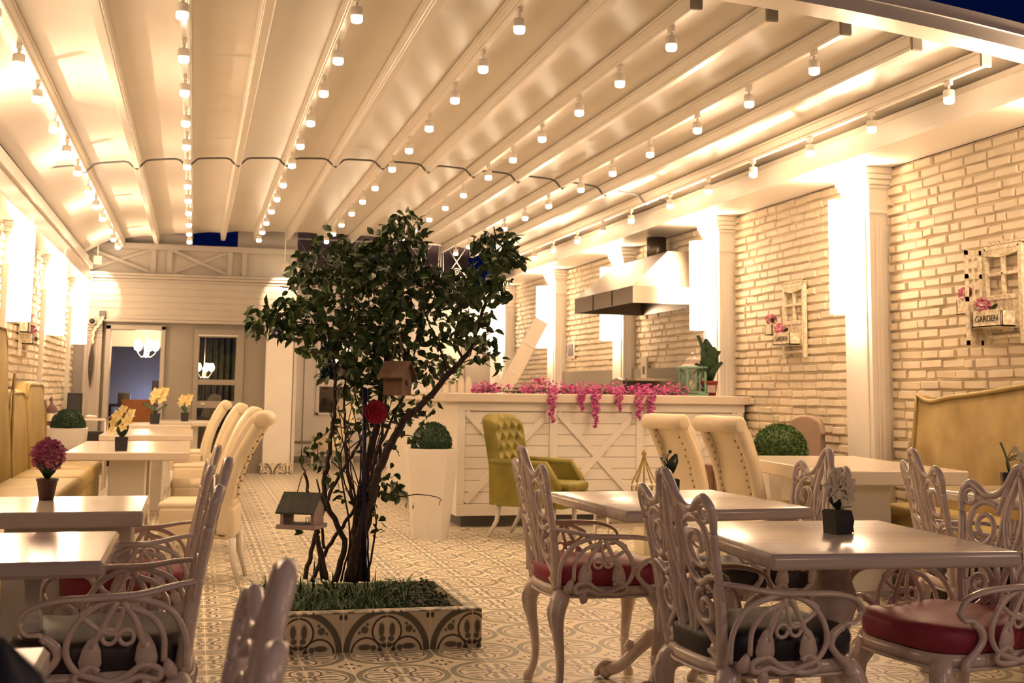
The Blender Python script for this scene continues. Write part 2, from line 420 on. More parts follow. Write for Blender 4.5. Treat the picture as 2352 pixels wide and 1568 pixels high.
# ------------------------------------------------------------------ cylinder wall lamps on the pillars
def light(name, kind, loc, energy, parent=None, rot=(0, 0, 0), size=None, spot=None, blend=.6, col=WARM, soft=.03):
    l = bpy.data.lights.new(name, kind); l.energy = energy; l.color = col
    if kind == 'SPOT': l.spot_size = spot; l.spot_blend = blend; l.shadow_soft_size = soft
    if kind == 'POINT': l.shadow_soft_size = soft
    if kind == 'AREA': l.size = size
    o = bpy.data.objects.new(name, l); C.objects.link(o); o.location = loc; o.rotation_euler = rot
    if parent: o.parent = parent
    return o
def wall_cylinder(x, y, z0, z1, s, label, group):
    t = thing('wall_lamp', label, 'lamp', (x, y, z0), 0, group); h = z1 - z0; r = .105
    b = MB(); n = 28
    pr_ = [(r, 0), (r, h), (r - .004, h), (r - .004, 0)]
    b.lathe(pr_, n=n, cap=False); b.f += [(3 * n + k, 3 * n + (k + 1) % n, (k + 1) % n, k) for k in range(n)]; b.sm += [True] * n
    b.build('shade', M['shade'], t)
    for zz in (.004, .075):
        MB().lathe([(r + .001, zz - .003), (r + .003, zz), (r + .001, zz + .003)], n=n, cap=False).build('shade_band', M['white'], t)
    xb = (4.87 - x) if s > 0 else (XL + .045 - x)
    MB().box(0, -.03, h * .5 - .05, xb, .03, h * .5 + .05).tube([(0, 0, .12), (0, 0, h - .12)], .008).build('bracket', M['alu'], t)
    light('bulb_light', 'SPOT', (0, 0, h - .06), UP_W, t, (PI, 0, 0), spot=math.radians(150), blend=.5, col=LAMPC, soft=.09)
    light('bulb_light', 'SPOT', (0, 0, .06), UP_W * .02, t, (0, 0, 0), spot=math.radians(130), blend=.5, col=LAMPC, soft=.09)
    return t
names_r = ['outside the picture at right front', 'nearest the right edge, beside the second garden window plaque', 'right of the range hood, above the mint lantern', 'partly hidden behind the steel range hood', 'left of the range hood, behind the leaning white board', 'farthest back, half hidden by the rose tree']
for k, y in enumerate(PYS):
    wall_cylinder(4.755, y + .19, 1.80, 2.665, 1, 'glowing cylinder lamp on pillar, ' + names_r[k], 'cylinder lamps on the right pillars')
names_l = ['out of the picture beside the nearest tables', 'out of the picture at the front left', 'at the left edge, the largest on the left wall', 'middle one, beside the small window plaque', 'farthest back, next to the back facade']
for k, y in enumerate(PYS[:-1]):
    wall_cylinder(-1.47, y + .17, 1.72, 2.54, -1, 'glowing cylinder lamp on brick wall, ' + names_l[k], 'cylinder lamps on the left wall')

# ------------------------------------------------------------------ rows of small spotlights under every other rafter
LY = [6.3, 7.17, 8.02, 8.97, 9.87, 10.77, 11.85, 12.77, 13.7, 14.7, 15.6, 16.45]
ORD = ['first', 'second', 'third', 'fourth', 'fifth', 'sixth', 'seventh', 'eighth', 'ninth', 'tenth', 'eleventh', 'twelfth']
ROW = ['leftmost', 'second', 'third', 'middle', 'fifth', 'sixth', 'rightmost']
sb = MB(); sb.box(-.012, -.03, .085, .012, .03, .115, .003).tube([(0, 0, .10), (0, 0, .055)], .009)
sb.lathe([(.012, .062), (.03, .058), (.034, .05), (.035, .014), (.031, .008), (.029, .011)], n=16)
sl = MB().lathe([(.0305, .011), (.0315, -.012), (.026, -.022), (.012, -.027), (.001, -.028)], n=16)
proto = None
for i in range(7):
    x = rx[2 * i]; zb = 1.185 + (arch(x) - 1.185) * .945
    for j, y in enumerate(LY):
        lab = 'small white ceiling spotlight, %s from the front on the %s lit rafter' % (ORD[j], ROW[i])
        grp = 'spotlights on the %s lit rafter' % ROW[i]
        if proto is None:
            proto = thing('ceiling_spotlight', lab, 'ceiling light', (x, y, arch(x) - .115), 0, grp)
            sb.build('lamp_body', M['alu'], proto); sl.build('lens', M['flame'], proto)
            light('bulb_light', 'SPOT', (0, 0, -.035), SPOT_W, proto, (0, 0, 0), spot=math.radians(110), blend=.8, soft=.025)
        else: dup(proto, (x, y, arch(x) - .115), 0, lab, grp)

# ------------------------------------------------------------------ back facade
def wallbox(name, boxes, m=M['taupe']):
    b = MB()
    for q in boxes: b.box(*q)
    return struct(b.build(name, m))
wallbox('wall_back', [(XL, 17.62, 0, -1.15, 17.8, 2.1), (-.45, 17.62, 0, .0, 17.8, 2.1), (.60, 17.62, 0, 1.36, 17.8, 2.1), (-1.15, 17.62, 1.98, -.45, 17.8, 2.1), (.0, 17.62, 1.97, .60, 17.8, 2.1)])
tr += 1
b = MB(); b.box(XL, 17.5, 2.12, 1.36, 17.8, 2.66)
for z0, z1, o in ((2.06, 2.10, .05), (2.10, 2.16, .02), (2.62, 2.66, .02), (2.66, 2.70, .06), (2.70, 2.73, .09)): b.box(XL, 17.5 - o, z0, 1.36 + o, 17.8, z1, .006)
for k in range(1, 5): b.box(XL, 17.494, 2.16 + k * .092, 1.36, 17.5, 2.163 + k * .092 - .0005)
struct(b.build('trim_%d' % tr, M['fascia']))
# parapet with crossed boards above
b = MB(); b.box(XL, 17.62, 2.70, 1.36, 17.72, 3.10).box(XL, 17.66, 3.10, -.10, 17.72, 3.32).box(.52, 17.66, 3.10, 1.36, 17.72, 3.42)
b.box(XL, 17.56, 3.08, 1.36, 17.62, 3.16); b.box(XL, 17.585, 2.72, 1.36, 17.62, 2.76)
for x in (-1.55, -.62, -.40, .42, .62, 1.3): b.box(x - .035, 17.575, 2.73, x + .035, 17.62, 3.1)
for x0, x1 in ((-1.5, -.66), (-.36, .38)):
    for a, c in ((x0, x1), (x1, x0)):
        yb = 17.60 if a < c else 17.588
        d = Vector((c - a, 0, .31)); L_ = d.length; an = math.atan2(.31, c - a)
        q = MB().box(-L_ / 2, -.016, -.022, L_ / 2, .016, .022); q.xf(Matrix.Translation(((a + c) / 2, yb, 2.92)) @ Matrix.Rotation(-an, 4, 'Y')); b.add(q.v, q.f)
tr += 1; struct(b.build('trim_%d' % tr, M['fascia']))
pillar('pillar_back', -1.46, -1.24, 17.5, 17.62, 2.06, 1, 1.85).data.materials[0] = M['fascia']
tr += 1
b = MB(); b.box(.96, 17.44, .14, 1.33, 17.62, 2.06).box(.93, 17.41, 1.93, 1.36, 17.62, 1.97, .006).box(.94, 17.42, 1.99, 1.36, 17.62, 2.06, .01)
struct(b.build('trim_%d' % tr, M['plank']))
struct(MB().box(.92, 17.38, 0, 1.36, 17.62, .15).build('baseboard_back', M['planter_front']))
# door frame and open doorway
tr += 1
struct(MB().box(-1.20, 17.56, 0, -1.13, 17.82, 2.02, .006).box(-.47, 17.56, 0, -.41, 17.82, 2.02, .006).box(-1.2, 17.56, 1.96, -.41, 17.82, 2.03, .006).build('trim_%d' % tr, M['fascia']))
# glazed door on the right of the facade
zz = lambda y: at(520, y, Y=17.6).z
d1 = MB(); d1.box(-.02, 17.58, 0, .05, 17.66, 2.0, .004).box(.55, 17.58, 0, .66, 17.66, 2.0, .004).box(.05, 17.58, zz(775), .55, 17.66, 2.0, .004)
d1.box(.05, 17.58, zz(884), .55, 17.64, zz(872), .004).box(.05, 17.58, zz(937), .55, 17.64, zz(921), .004).box(.05, 17.58, 0, .55, 17.66, .28, .004)
d1 = struct(d1.build('door_1', M['taupe'])); MB().box(.05, 17.605, .28, .55, 17.615, zz(775)).build('pane', M['pane'], d1)
MB().box(.03, 17.57, zz(772), .57, 17.585, zz(770)).box(.1, 17.56, zz(926), .16, 17.58, zz(929), .003).build('door_handle', M['alu'], d1)
# inner rooms behind the facade
wallbox('wall_interior_back', [(-1.7, 21.3, 0, 1.4, 21.4, 2.4)], M['blue_wall'])
wallbox('wall_interior_side', [(-1.75, 17.8, 0, -1.65, 21.4, 2.4), (1.3, 17.8, 0, 1.36, 21.4, 2.9), (-.1, 17.9, 0, -.04, 21.3, 2.4)], M['taupe'])
wallbox('ceiling_interior', [(-1.75, 17.8, 2.36, 1.36, 21.4, 2.42)], M['white'])
wallbox('wall_interior_lintel', [(-1.65, 19.9, 1.80, -.1, 20.0, 2.36), (-1.65, 19.9, 0, -1.28, 20.0, 1.8)], M['white'])
light('bulb_light', 'POINT', (-.7, 19.0, 2.2), 14, soft=.15)
light('bulb_light', 'POINT', (-.75, 20.9, 1.0), 2.0, soft=.2, col=(.5, .62, 1))  # bare bluish light added as computer screen glow, not a bulb
cu = MB()
def curt(u, v): return (-.02 + 1.3 * u, 19.2 + .03 * math.sin(u * 90), .1 + 1.9 * v)
tag(cu.grid(curt, 120, 2).build('curtain', M['curtain'], fix=False), 'dark pleated curtain hanging behind the glazed door of the facade', 'curtain')

def chandelier(name, loc, label, sc=1.0, n=5):
    t = thing(name, label, 'chandelier', loc, 0)
    MB().tube([(0, 0, .0), (0, 0, 2.36 - loc[2])], .006).lathe([(.001, .06), (.03, .05), (.02, .0), (.03, -.05), (.012, -.08), (.001, -.1)], n=12).build('stem', M['alu'], t)
    for k in range(n):
        a = 2 * PI * k / n; c_, s_ = math.cos(a), math.sin(a); R = .13 * sc
        am = MB().tube(cr([(0, 0, -.04), (R * .5 * c_, R * .5 * s_, -.09), (R * c_, R * s_, -.03), (R * c_, R * s_, .0)]), .005).build('arm', M['alu'], t)
        q = MB().lathe([(.015 * sc, 0), (.045 * sc, .02), (.055 * sc, .07 * sc), (.04 * sc, .13 * sc), (.03 * sc, .15 * sc)], cx=R * c_, cy=R * s_, n=12, cap=False)
        q.build('glass_shade', M['bulbs'], t)
    light('bulb_light', 'POINT', (0, 0, -.12), 5, t, soft=.08)
    return t
chandelier('chandelier', (-.715, 18.9, 1.71), 'glowing glass shade chandelier seen through the open doorway', 1.05)
chandelier('chandelier', (.135, 18.7, 1.42), 'lit glass chandelier seen through the glazed door right of the doorway', .8)

# floodlights washing the fascia
for (x, lab, e) in ((-1.32, 'small white floodlight at the left end of the back fascia', FLOOD_W), (1.15, 'small white floodlight at the right end of the back fascia', FLOOD_W * .7)):
    t = thing('flood_light', lab, 'floodlight', (x, 17.1, 2.86), 0, 'floodlights over the back fascia')
    MB().box(-.055, -.03, -.06, .055, .03, .06, .012).build('lamp_body', M['gloss'], t)
    MB().tube([(0, 0, .06), (0, 0, fabz(x) - 2.86)], .008).build('stem', M['alu'], t)
    MB().box(-.045, .03, -.05, .045, .034, .05).build('lens', M['flame'], t)
    light('bulb_light', 'SPOT', (0, .06, -.03), e, t, (math.radians(48), 0, 0), spot=math.radians(62), blend=.2, soft=.03, col=LAMPC)

# recessed right-hand back wall with balcony
wz = lambda y, x=760: at(x, y, Y=YB).z
wallbox('wall_back_right', [(1.36, YB, 0, 1.95, YB + .15, 2.93), (2.52, YB, 0, 5.3, YB + .15, 2.93), (1.95, YB, 0, 2.52, YB + .15, .78), (1.95, YB, 2.12, 2.52, YB + .15, 2.93)], M['white'])
wallbox('wall_back_side', [(1.36, 17.62, 0, 1.40, YB, 2.93)], M['white'])
wi = MB().box(1.93, YB - .04, .76, 1.98, YB + .06, 2.14, .004).box(2.49, YB - .04, .76, 2.54, YB + .06, 2.14, .004).box(1.93, YB - .04, 2.09, 2.54, YB + .06, 2.14, .004).box(1.93, YB - .04, .76, 2.54, YB + .06, .80, .004).box(1.98, YB - .03, 1.22, 2.49, YB + .05, 1.34, .004)
wi = struct(wi.build('window_1', M['white'])); MB().box(1.98, YB, .8, 2.49, YB + .01, 2.09).build('pane', M['pane'], wi)
tr += 1
struct(MB().box(1.45, YB - .02, .30, 1.93, YB, .34, .004).box(1.42, YB - .03, 0, 4.3, YB, .10, .004).box(1.72, YB - .012, .34, 1.735, YB, 2.9).build('trim_%d' % tr, M['taupe']))
d2 = struct(MB().box(4.34, YB - .03, 0, 4.84, YB, 2.02, .004).box(4.40, YB - .045, 1.0, 4.78, YB - .03, 1.9, .004).box(4.40, YB - .045, .1, 4.78, YB - .03, .9, .004).build('door_2', M['taupe']))
wallbox('wall_upper', [(1.3, 21.6, 2.93, 4.75, 21.7, 4.3), (1.3, YB - .1, 2.88, 5.3, 21.7, 2.95)], M['mauve'])
wallbox('wall_interior_back', [(1.4, 21.2, 0, 4.0, 21.3, 2.9)], M['curtain'])
rl = MB(); zb, zt, yr = 2.98, 3.62, YB - .06
rl.box(1.4, yr - .012, zb, 4.4, yr + .012, zb + .02).box(1.4, yr - .012, zt, 4.4, yr + .012, zt + .02).box(1.4, yr - .012, zb + .1, 4.4, yr + .012, zb + .115)
x = 1.42
while x < 4.2:
    for o in (0, .05, .1): rl.tube([(x + o, yr, zb), (x + o * .6 + .02, yr, zt)], .006, 5)
    rl.tube([(x + .14, yr, zb + .1), (x + .50, yr, zt)], .007, 5); rl.tube([(x + .5, yr, zb + .1), (x + .14, yr, zt)], .007, 5)
    rl.tube([(x + .32 + .07 * (1 - k / 26) * math.cos(k * .5), yr, zb + .2 + .07 * (1 - k / 26) * math.sin(k * .5)) for k in range(24)], .005, 5)
    x += .62
tag(rl.build('balcony_railing', M['alu']), 'white wrought iron lattice railing of the balcony above the back wall', 'railing')

# ------------------------------------------------------------------ cast metal armchair (faces +x)
def tilt(u, v):
    """back panel point: u across, v up from the seat (0..0.52)"""
    x = -.205 - .13 * v - .10 * v * v + .30 * u * u
    return (x, u, .43 + v)
def strip(b, pts, r=.0085, k=5, n=6, fn=tilt, flat=1.0, taper=None):
    r *= 1.2; taper = [q * 1.2 for q in taper] if taper else None
    P3 = [fn(*p) for p in cr([(p[0], p[1], 0) for p in pts], k) for p in [(p[0], p[1])]] if fn else cr(pts, k)
    rr = lerp_list(taper, len(P3)) if taper else r
    b.tube(P3, rr, n, flat=flat)
def spiral(cx, cy, r0, r1, a0, turns, n=26, sy=1.0, sgn=1):
    return [(cx + (r0 + (r1 - r0) * i / n) * math.cos(a0 + sgn * 2 * PI * turns * i / n), cy + sy * (r0 + (r1 - r0) * i / n) * math.sin(a0 + sgn * 2 * PI * turns * i / n)) for i in range(n + 1)]
def sp_strip(b, pts, r, s=1, fn=tilt, n=6): b.tube([fn(p[0] * s, p[1]) for p in pts], r * 1.2, n)
def leafblob(b, cx, cy, L, W, ang, s=1, fn=tilt, th=.007):
    n = 10; out = []
    for k in range(n):
        a = 2 * PI * k / n; lx = L * math.cos(a); ly = W * math.sin(a) * (1 - .35 * math.cos(a))
        out.append(((cx + lx * math.cos(ang) - ly * math.sin(ang)) * s, cy + lx * math.sin(ang) + ly * math.cos(ang)))
    top = [Vector(fn(*p)) for p in out]; c = Vector(fn(cx * s, cy)); nrm = (top[0] - c).cross(top[2] - c).normalized()
    vs = [p + nrm * th * .3 for p in top] + [p - nrm * th * .3 for p in top] + [c + nrm * th * 1.3, c - nrm * th * 1.3]
    fs = [(i, (i + 1) % n, n + (i + 1) % n, n + i) for i in range(n)] + [(i, 2 * n, (i + 1) % n) for i in range(n)] + [(n + i, n + (i + 1) % n, 2 * n + 1) for i in range(n)]
    b.add(vs, fs, True)
def make_armchair():
    t = thing('ornate_armchair', '-', 'chair')
    iron = M['iron']
    # seat frame
    def outline(k, g=0):
        pts = []
        for i in range(40):
            a = 2 * PI * i / 40; c, s = math.cos(a), math.sin(a)
            x = (.235 + g) * (abs(c) ** (.55 if c > 0 else .8)) * (1 if c > 0 else -1); wd = .235 + g - .03 * (1 - (x + .25) / .5)
            y = wd * (abs(s) ** .55) * (1 if s > 0 else -1); pts.append((x + .01, y))
        return pts
    b = MB(); o1, o2 = outline(0), outline(0, -.022); n = 40
    vs = [(x, y, .392) for x, y in o1] + [(x, y, .432) for x, y in o1] + [(x, y, .432) for x, y in o2] + [(x, y, .392) for x, y in o2]
    b.add(vs, [(j * n + i, j * n + (i + 1) % n, ((j + 1) % 4) * n + (i + 1) % n, ((j + 1) % 4) * n + i) for j in range(4) for i in range(n)], True)
    b.prism(outline(0, -.015), .414, .420, 'z')
    b.tube([(x, y, .392) for x, y in outline(0, .003)] + [(outline(0, .003)[0][0], outline(0, .003)[0][1], .392)], .005, 6)
    b.build('seat_frame', iron, t)
    # legs: cabriole with leafy knee and scrolled foot
    for sx, sy in ((1, 1), (1, -1), (-1, 1), (-1, -1)):
        x0, y0 = (.20 if sx > 0 else -.175), .17 * sy
        ox, oy = sx * .70, sy * .60
        pth = [(x0, y0, .40), (x0 + .022 * ox, y0 + .022 * oy, .375), (x0 + .04 * ox, y0 + .04 * oy, .335), (x0 + .035 * ox, y0 + .035 * oy, .27), (x0 + .018 * ox, y0 + .018 * oy, .19), (x0 + .012 * ox, y0 + .012 * oy, .11), (x0 + .026 * ox, y0 + .026 * oy, .05), (x0 + .045 * ox, y0 + .045 * oy, .018), (x0 + .048 * ox, y0 + .048 * oy, .0)]
        P3 = cr(pth, 5); R = lerp_list([.036, .038, .034, .025, .019, .016, .016, .021, .019], len(P3))
        b = MB().tube(P3, R, 9)
        for q in (-1, 0, 1):  # acanthus ridges on the knee
            a = math.atan2(oy, ox) + q * .7; cx_, cy_ = math.cos(a), math.sin(a)
            b.tube(cr([(x0 + cx_ * .036, y0 + cy_ * .036, .395), (x0 + .03 * ox + cx_ * .037, y0 + .03 * oy + cy_ * .037, .345), (x0 + .036 * ox + cx_ * .024, y0 + .036 * oy + cy_ * .024, .285), (x0 + .026 * ox + cx_ * .018, y0 + .026 * oy + cy_ * .018, .235)], 4), lerp_list([.004, .009, .008, .002], 13), 5)
        b.build('leg', iron, t)
    # back
    b = MB()
    for s in (1, -1):
        F = lambda u, v, s=s: tilt(u * s, v)
        strip(b, [(0, .525), (.025, .515), (.055, .46), (.09, .432), (.135, .428), (.175, .452), (.205, .462), (.228, .44), (.232, .405), (.222, .365)], fn=F, taper=[.012, .013, .011, .01, .01, .011, .012, .012, .011, .01])
        strip(b, [(.222, .365), (.213, .30), (.208, .235), (.203, .20), (.192, .13), (.178, .06), (.165, -.01)], fn=F, taper=[.011, .011, .012, .013, .015, .016, .018])
        sp_strip(b, spiral(.196, .418, .026, .022, 0, 1.0), .007, s)
        strip(b, [(.045, .462), (.065, .40), (.075, .37)], fn=F, r=.008)
        sp_strip(b, spiral(.128, .325, .078, .018, PI * .75, 1.55, 40, 1.1, -1), .0075, s)
        strip(b, [(.0, .50), (.022, .43), (.035, .35), (.018, .27), (-.012, .20), (-.03, .13), (-.02, .06), (.0, .0)], fn=F, r=.0095)
        strip(b, [(.005, .49), (.04, .40), (.052, .31), (.07, .24), (.115, .215), (.16, .235), (.205, .24)], fn=F, r=.0085)
        strip(b, [(.07, .24), (.05, .17), (.075, .11), (.125, .07), (.165, .03)], fn=F, r=.009)
        sp_strip(b, spiral(.118, .145, .055, .012, PI * .5, 1.4, 34, 1.0, 1), .0075, s)
        strip(b, [(.0, .0), (.04, .05), (.06, .11), (.05, .17)], fn=F, r=.008)
        strip(b, [(.165, .0), (.12, .02), (.07, .035), (.02, .01)], fn=F, r=.009)
        strip(b, [(.208, .235), (.185, .19), (.185, .15)], fn=F, r=.009)
        strip(b, [(.17, .38), (.185, .33), (.175, .28), (.19, .25)], fn=F, r=.007)
        leafblob(b, .045, .43, .03, .014, -.9, s); leafblob(b, .155, .415, .03, .014, .2, s); leafblob(b, .03, .085, .035, .014, 1.2, s)
        leafblob(b, .13, .03, .04, .02, .5, s); leafblob(b, .08, .265, .022, .012, .8, s); leafblob(b, .21, .20, .03, .013, 1.4, s)
        strip(b, [(.012, .36), (.0, .31), (-.012, .36)], fn=F, r=.006)
    leafblob(b, 0, .50, .03, .018, PI / 2); leafblob(b, 0, .24, .04, .02, PI / 2)
    b.tube([tilt(u / 10 * .17, -.015) for u in range(-10, 11)], .017, 7)
    b.build('backrest', iron, t)
    # arms
    for s in (1, -1):
        b = MB()
        top = cr([(-.235, .208, .655), (-.17, .235, .648), (-.08, .262, .632), (.03, .275, .628), (.12, .272, .622), (.185, .262, .60), (.205, .255, .565), (.188, .25, .538), (.155, .248, .535), (.145, .247, .515)], 6)
        b.tube([(p.x, p.y * s, p.z) for p in top], lerp_list([.013, .016, .018, .019, .018, .015, .012, .011, .013, .010], len(top)), 8, flat=.5, up=Vector((0, 0, 1)))
        sup = cr([(.15, .247, .53), (.118, .243, .505), (.112, .24, .475), (.135, .238, .445), (.168, .236, .415), (.175, .236, .39)], 6)
        b.tube([(p.x, p.y * s, p.z) for p in sup], lerp_list([.011, .013, .011, .011, .013, .013], len(sup)), 7)
        G = lambda u, v, s=s: (u, s * (.247 + .018 * (v - .43) / .2 - .02 * max(0, (-.1 - u) / .1)), v)
        def st(p, r=.0075, **k): strip(b, p, fn=G, r=r, **k)
        st([(-.205, .44), (-.2, .52), (-.165, .585), (-.10, .618), (-.04, .625), (.03, .60), (.078, .545), (.09, .49), (.065, .445), (.02, .425), (-.045, .41), (-.09, .425), (-.135, .415), (-.14, .44), (-.10, .455), (-.06, .43), (.0, .408), (.055, .41), (.065, .43), (.03, .455), (.01, .44)], .0075, k=5)
        st([(-.15, .46), (-.145, .53), (-.11, .58), (-.06, .60)], .007)
        st([(-.045, .615), (-.08, .56), (-.10, .50)], .0075); st([(-.03, .615), (.0, .56), (.03, .50)], .0075)
        st([(-.05, .61), (-.02, .535), (.055, .58), (.03, .605)], .006)
        b.tube([G(p[0], p[1]) for p in spiral(-.055, .525, .02, .017, 0, 1, 14)], .006, 6)
        b.tube([G(p[0], p[1]) for p in spiral(-.012, .527, .02, .017, 0, 1, 14)], .006, 6)
        leafblob(b, -.105, .485, .05, .027, 1.5, 1, G, .008); leafblob(b, .03, .48, .05, .027, 1.65, 1, G, .008)
        leafblob(b, -.165, .44, .03, .016, 1.2, 1, G, .008); leafblob(b, -.11, .40, .028, .016, PI / 2, 1, G, .008)
        b.build('armrest', iron, t)
    # cushion
    b = MB(); o = outline(0, -.006); n = 40; rings = [(.433, -.006), (.440, .004), (.488, .008), (.504, .0), (.512, -.018), (.516, -.06), (.519, -.14)]
    vs = []
    for zc, g in rings:
        for x, y in outline(0, -.006 + g): vs.append((x, y, zc + (.006 * math.sin(x * 19) * math.cos(y * 17) if zc > .49 else 0)))
    m = len(rings); fs = [(j * n + i, j * n + (i + 1) % n, (j + 1) * n + (i + 1) % n, (j + 1) * n + i) for j in range(m - 1) for i in range(n)]
    fs += [tuple((m - 1) * n + i for i in range(n)), tuple(reversed(range(n)))]
    b.add(vs, fs, True).build('seat_cushion', M['red'], t)
    return t
ch = make_armchair(); first = [ch]
def chair(x, y, rz, label, cush='red', sc=1.0):
    if first: o = first.pop(); o.location = (x, y, 0); o.rotation_euler = (0, 0, rz); o['label'] = label
    else: o = dup(ch, (x, y, 0), rz, label, sub=None if cush == 'red' else {'seat_cushion': M[cush]})
    o['group'] = 'ornate cast metal armchairs'; o.scale = (sc, sc, sc); return o
R_ = math.radians
chair(1.60, 4.85, R_(0), 'ornate white metal armchair with red seat, left of the whitewashed rear table')
chair(1.665, 3.48, R_(4), 'ornate white metal armchair with black seat, pushed under the front right table', 'navy')
chair(2.28, 4.68, R_(178), 'ornate white metal armchair with grey black seat, right side of the rear table', 'greyc')
chair(3.27, 4.60, R_(-14), 'ornate white metal armchair with black seat, facing the pale marble table', 'navy')
chair(2.345, 3.47, R_(188), 'ornate white metal armchair with red seat, right of the front right table', 'red')
chair(-.20, 3.68, R_(180), 'ornate white metal armchair with dark seat, at the nearer left table', 'greyc', 1.02)
chair(-.20, 4.88, R_(180), 'ornate white metal armchair with red seat, behind another one on the left', 'red')
chair(-.175, 1.63, R_(181), 'blurred ornate white armchair back nearest the camera, at bottom centre left', 'greyc', 1.0)

# ------------------------------------------------------------------ tables
def claw_table(name, x, y, w_, d_, rz, label, top, z=.75, feet=True, grp=None):
    t = thing(name, label, 'table', (x, y, 0), rz, grp)
    MB().box(-w_ / 2, -d_ / 2, z - .045, w_ / 2, d_ / 2, z, .016).build('tabletop', M[top], t)
    MB().lathe([(.07, z - .045), (.085, z - .06), (.085, z - .075), (.055, z - .09), (.05, z - .12), (.068, z - .17), (.072, z - .21), (.055, z - .26), (.046, z - .29), (.052, z - .30), (.052, z - .315), (.044, z - .33), (.043, .30), (.05, .27), (.066, .22), (.07, .17), (.06, .12), (.05, .09), (.02, .08)], n=20).build('pedestal', M['iron'], t)
    for k in range(4):
        a = PI / 4 + k * PI / 2; c, s = math.cos(a), math.sin(a)
        pth = cr([(.04 * c, .04 * s, .20), (.10 * c, .10 * s, .185), (.17 * c, .17 * s, .12), (.23 * c, .23 * s, .06), (.285 * c, .285 * s, .04)], 5)
        b = MB().tube(pth, lerp_list([.03, .034, .027, .024, .03], len(pth)), 8)
        b.ball((.30 * c, .30 * s, .032), .032, 10, 7)
        for q in (-.5, 0, .5):
            b.tube(cr([(.26 * c, .26 * s, .062), (.30 * c - .02 * s * q * 1.6, .30 * s + .02 * c * q * 1.6, .068), (.335 * c - .035 * s * q, .335 * s + .035 * c * q, .03), (.335 * c - .035 * s * q, .335 * s + .035 * c * q, .008)], 4), .010, 6)
        b.ball((.19 * c, .19 * s, .14), .03, 8, 6, (1, 1, .8), .15)
        b.build('claw_foot', M['iron'], t)
    return t
claw_table('dining_table', 1.94, 4.80, .80, .88, R_(3), 'whitewashed wooden table between the red seat and grey seat armchairs', 'topw')
claw_table('dining_table', 1.955, 3.52, .76, .86, R_(-4), 'whitewashed wooden table nearest the camera on the right', 'topw')
claw_table('dining_table', 3.93, 4.95, 1.02, .82, R_(0), 'pale marble topped table by the gold sofa at right edge', 'marble')
def post_table(x0, x1, y0, y1, label, legs, top='topw', z=.75, bev=.01):
    t = thing('dining_table', label, 'table', ((x0 + x1) / 2, (y0 + y1) / 2, 0)); w_, d_ = x1 - x0, y1 - y0
    MB().box(-w_ / 2, -d_ / 2, z - .042, w_ / 2, d_ / 2, z, bev).build('tabletop', M[top], t)
    for lx in legs:
        b = MB().lathe([(.034, z - .042), (.04, z - .07), (.028, z - .10), (.026, z - .17), (.038, z - .2), (.036, .33), (.045, .28), (.028, .22), (.026, .1), (.04, .06), (.045, 0)], cx=lx - (x0 + x1) / 2, n=4, rz=PI / 4)
        b.box(lx - (x0 + x1) / 2 - .03, -d_ * .35, 0, lx - (x0 + x1) / 2 + .03, d_ * .35, .045, .01)
        b.build('leg', M['white'], t)
    return t
post_table(-1.05, -.20, 3.28, 3.95, 'glossy whitewashed table at left edge with bright lamp reflections on top', (-.40, -.9), 'topg')
post_table(-.95, -.215, 1.55, 2.24, 'blurred corner of a white table at the bottom left', (-.7,), 'gloss')
def block_table(x0, x1, y0, y1, label, blocks, z=.75, th=.055, rz=0, bw=.11, grp='white lacquered tables in the left row'):
    cx, cy = (x0 + x1) / 2, (y0 + y1) / 2
    t = thing('dining_table', label, 'table', (cx, cy, 0), rz, grp)
    MB().box(x0 - cx, y0 - cy, z - th, x1 - cx, y1 - cy, z, .006).build('tabletop', M['gloss'], t)
    for (a, c, hw, hd) in blocks: MB().box(a - cx - hw, c - cy - hd, .03, a - cx + hw, c - cy + hd, z - th, .005).box(a - cx - hw + .01, c - cy - hd + .01, 0, a - cx + hw - .01, c - cy + hd - .01, .03).build('table_base', M['white'], t)
    return t
block_table(-1.0, -.155, 4.55, 5.20, 'white lacquered table carrying the pink flower in a brown pot', [(-.42, 4.9, .22, .12)])
block_table(-.81, -.01, 8.58, 10.33, 'long white lacquered table with a white orchid, in front of three others', [(-.42, 9.0, .12, .16), (-.42, 9.95, .12, .16)])
block_table(-.81, .01, 11.65, 13.35, 'white lacquered table second in the far left row', [(-.4, 12.5, .14, .4)])
block_table(-.72, -.01, 14.6, 15.75, 'white lacquered table third in the far left row', [(-.36, 15.2, .12, .3)])
block_table(-.42, .30, 16.0, 17.0, 'white lacquered table farthest back near the facade doors', [(-.05, 16.5, .12, .3)])
block_table(3.66, 4.54, 6.42, 8.08, 'big white lacquered table before the right wall with a boxwood ball behind', [(4.0, 6.75, .15, .12), (4.1, 7.85, .15, .12)], .75, .085, R_(-7), grp='white lacquered tables on the right')

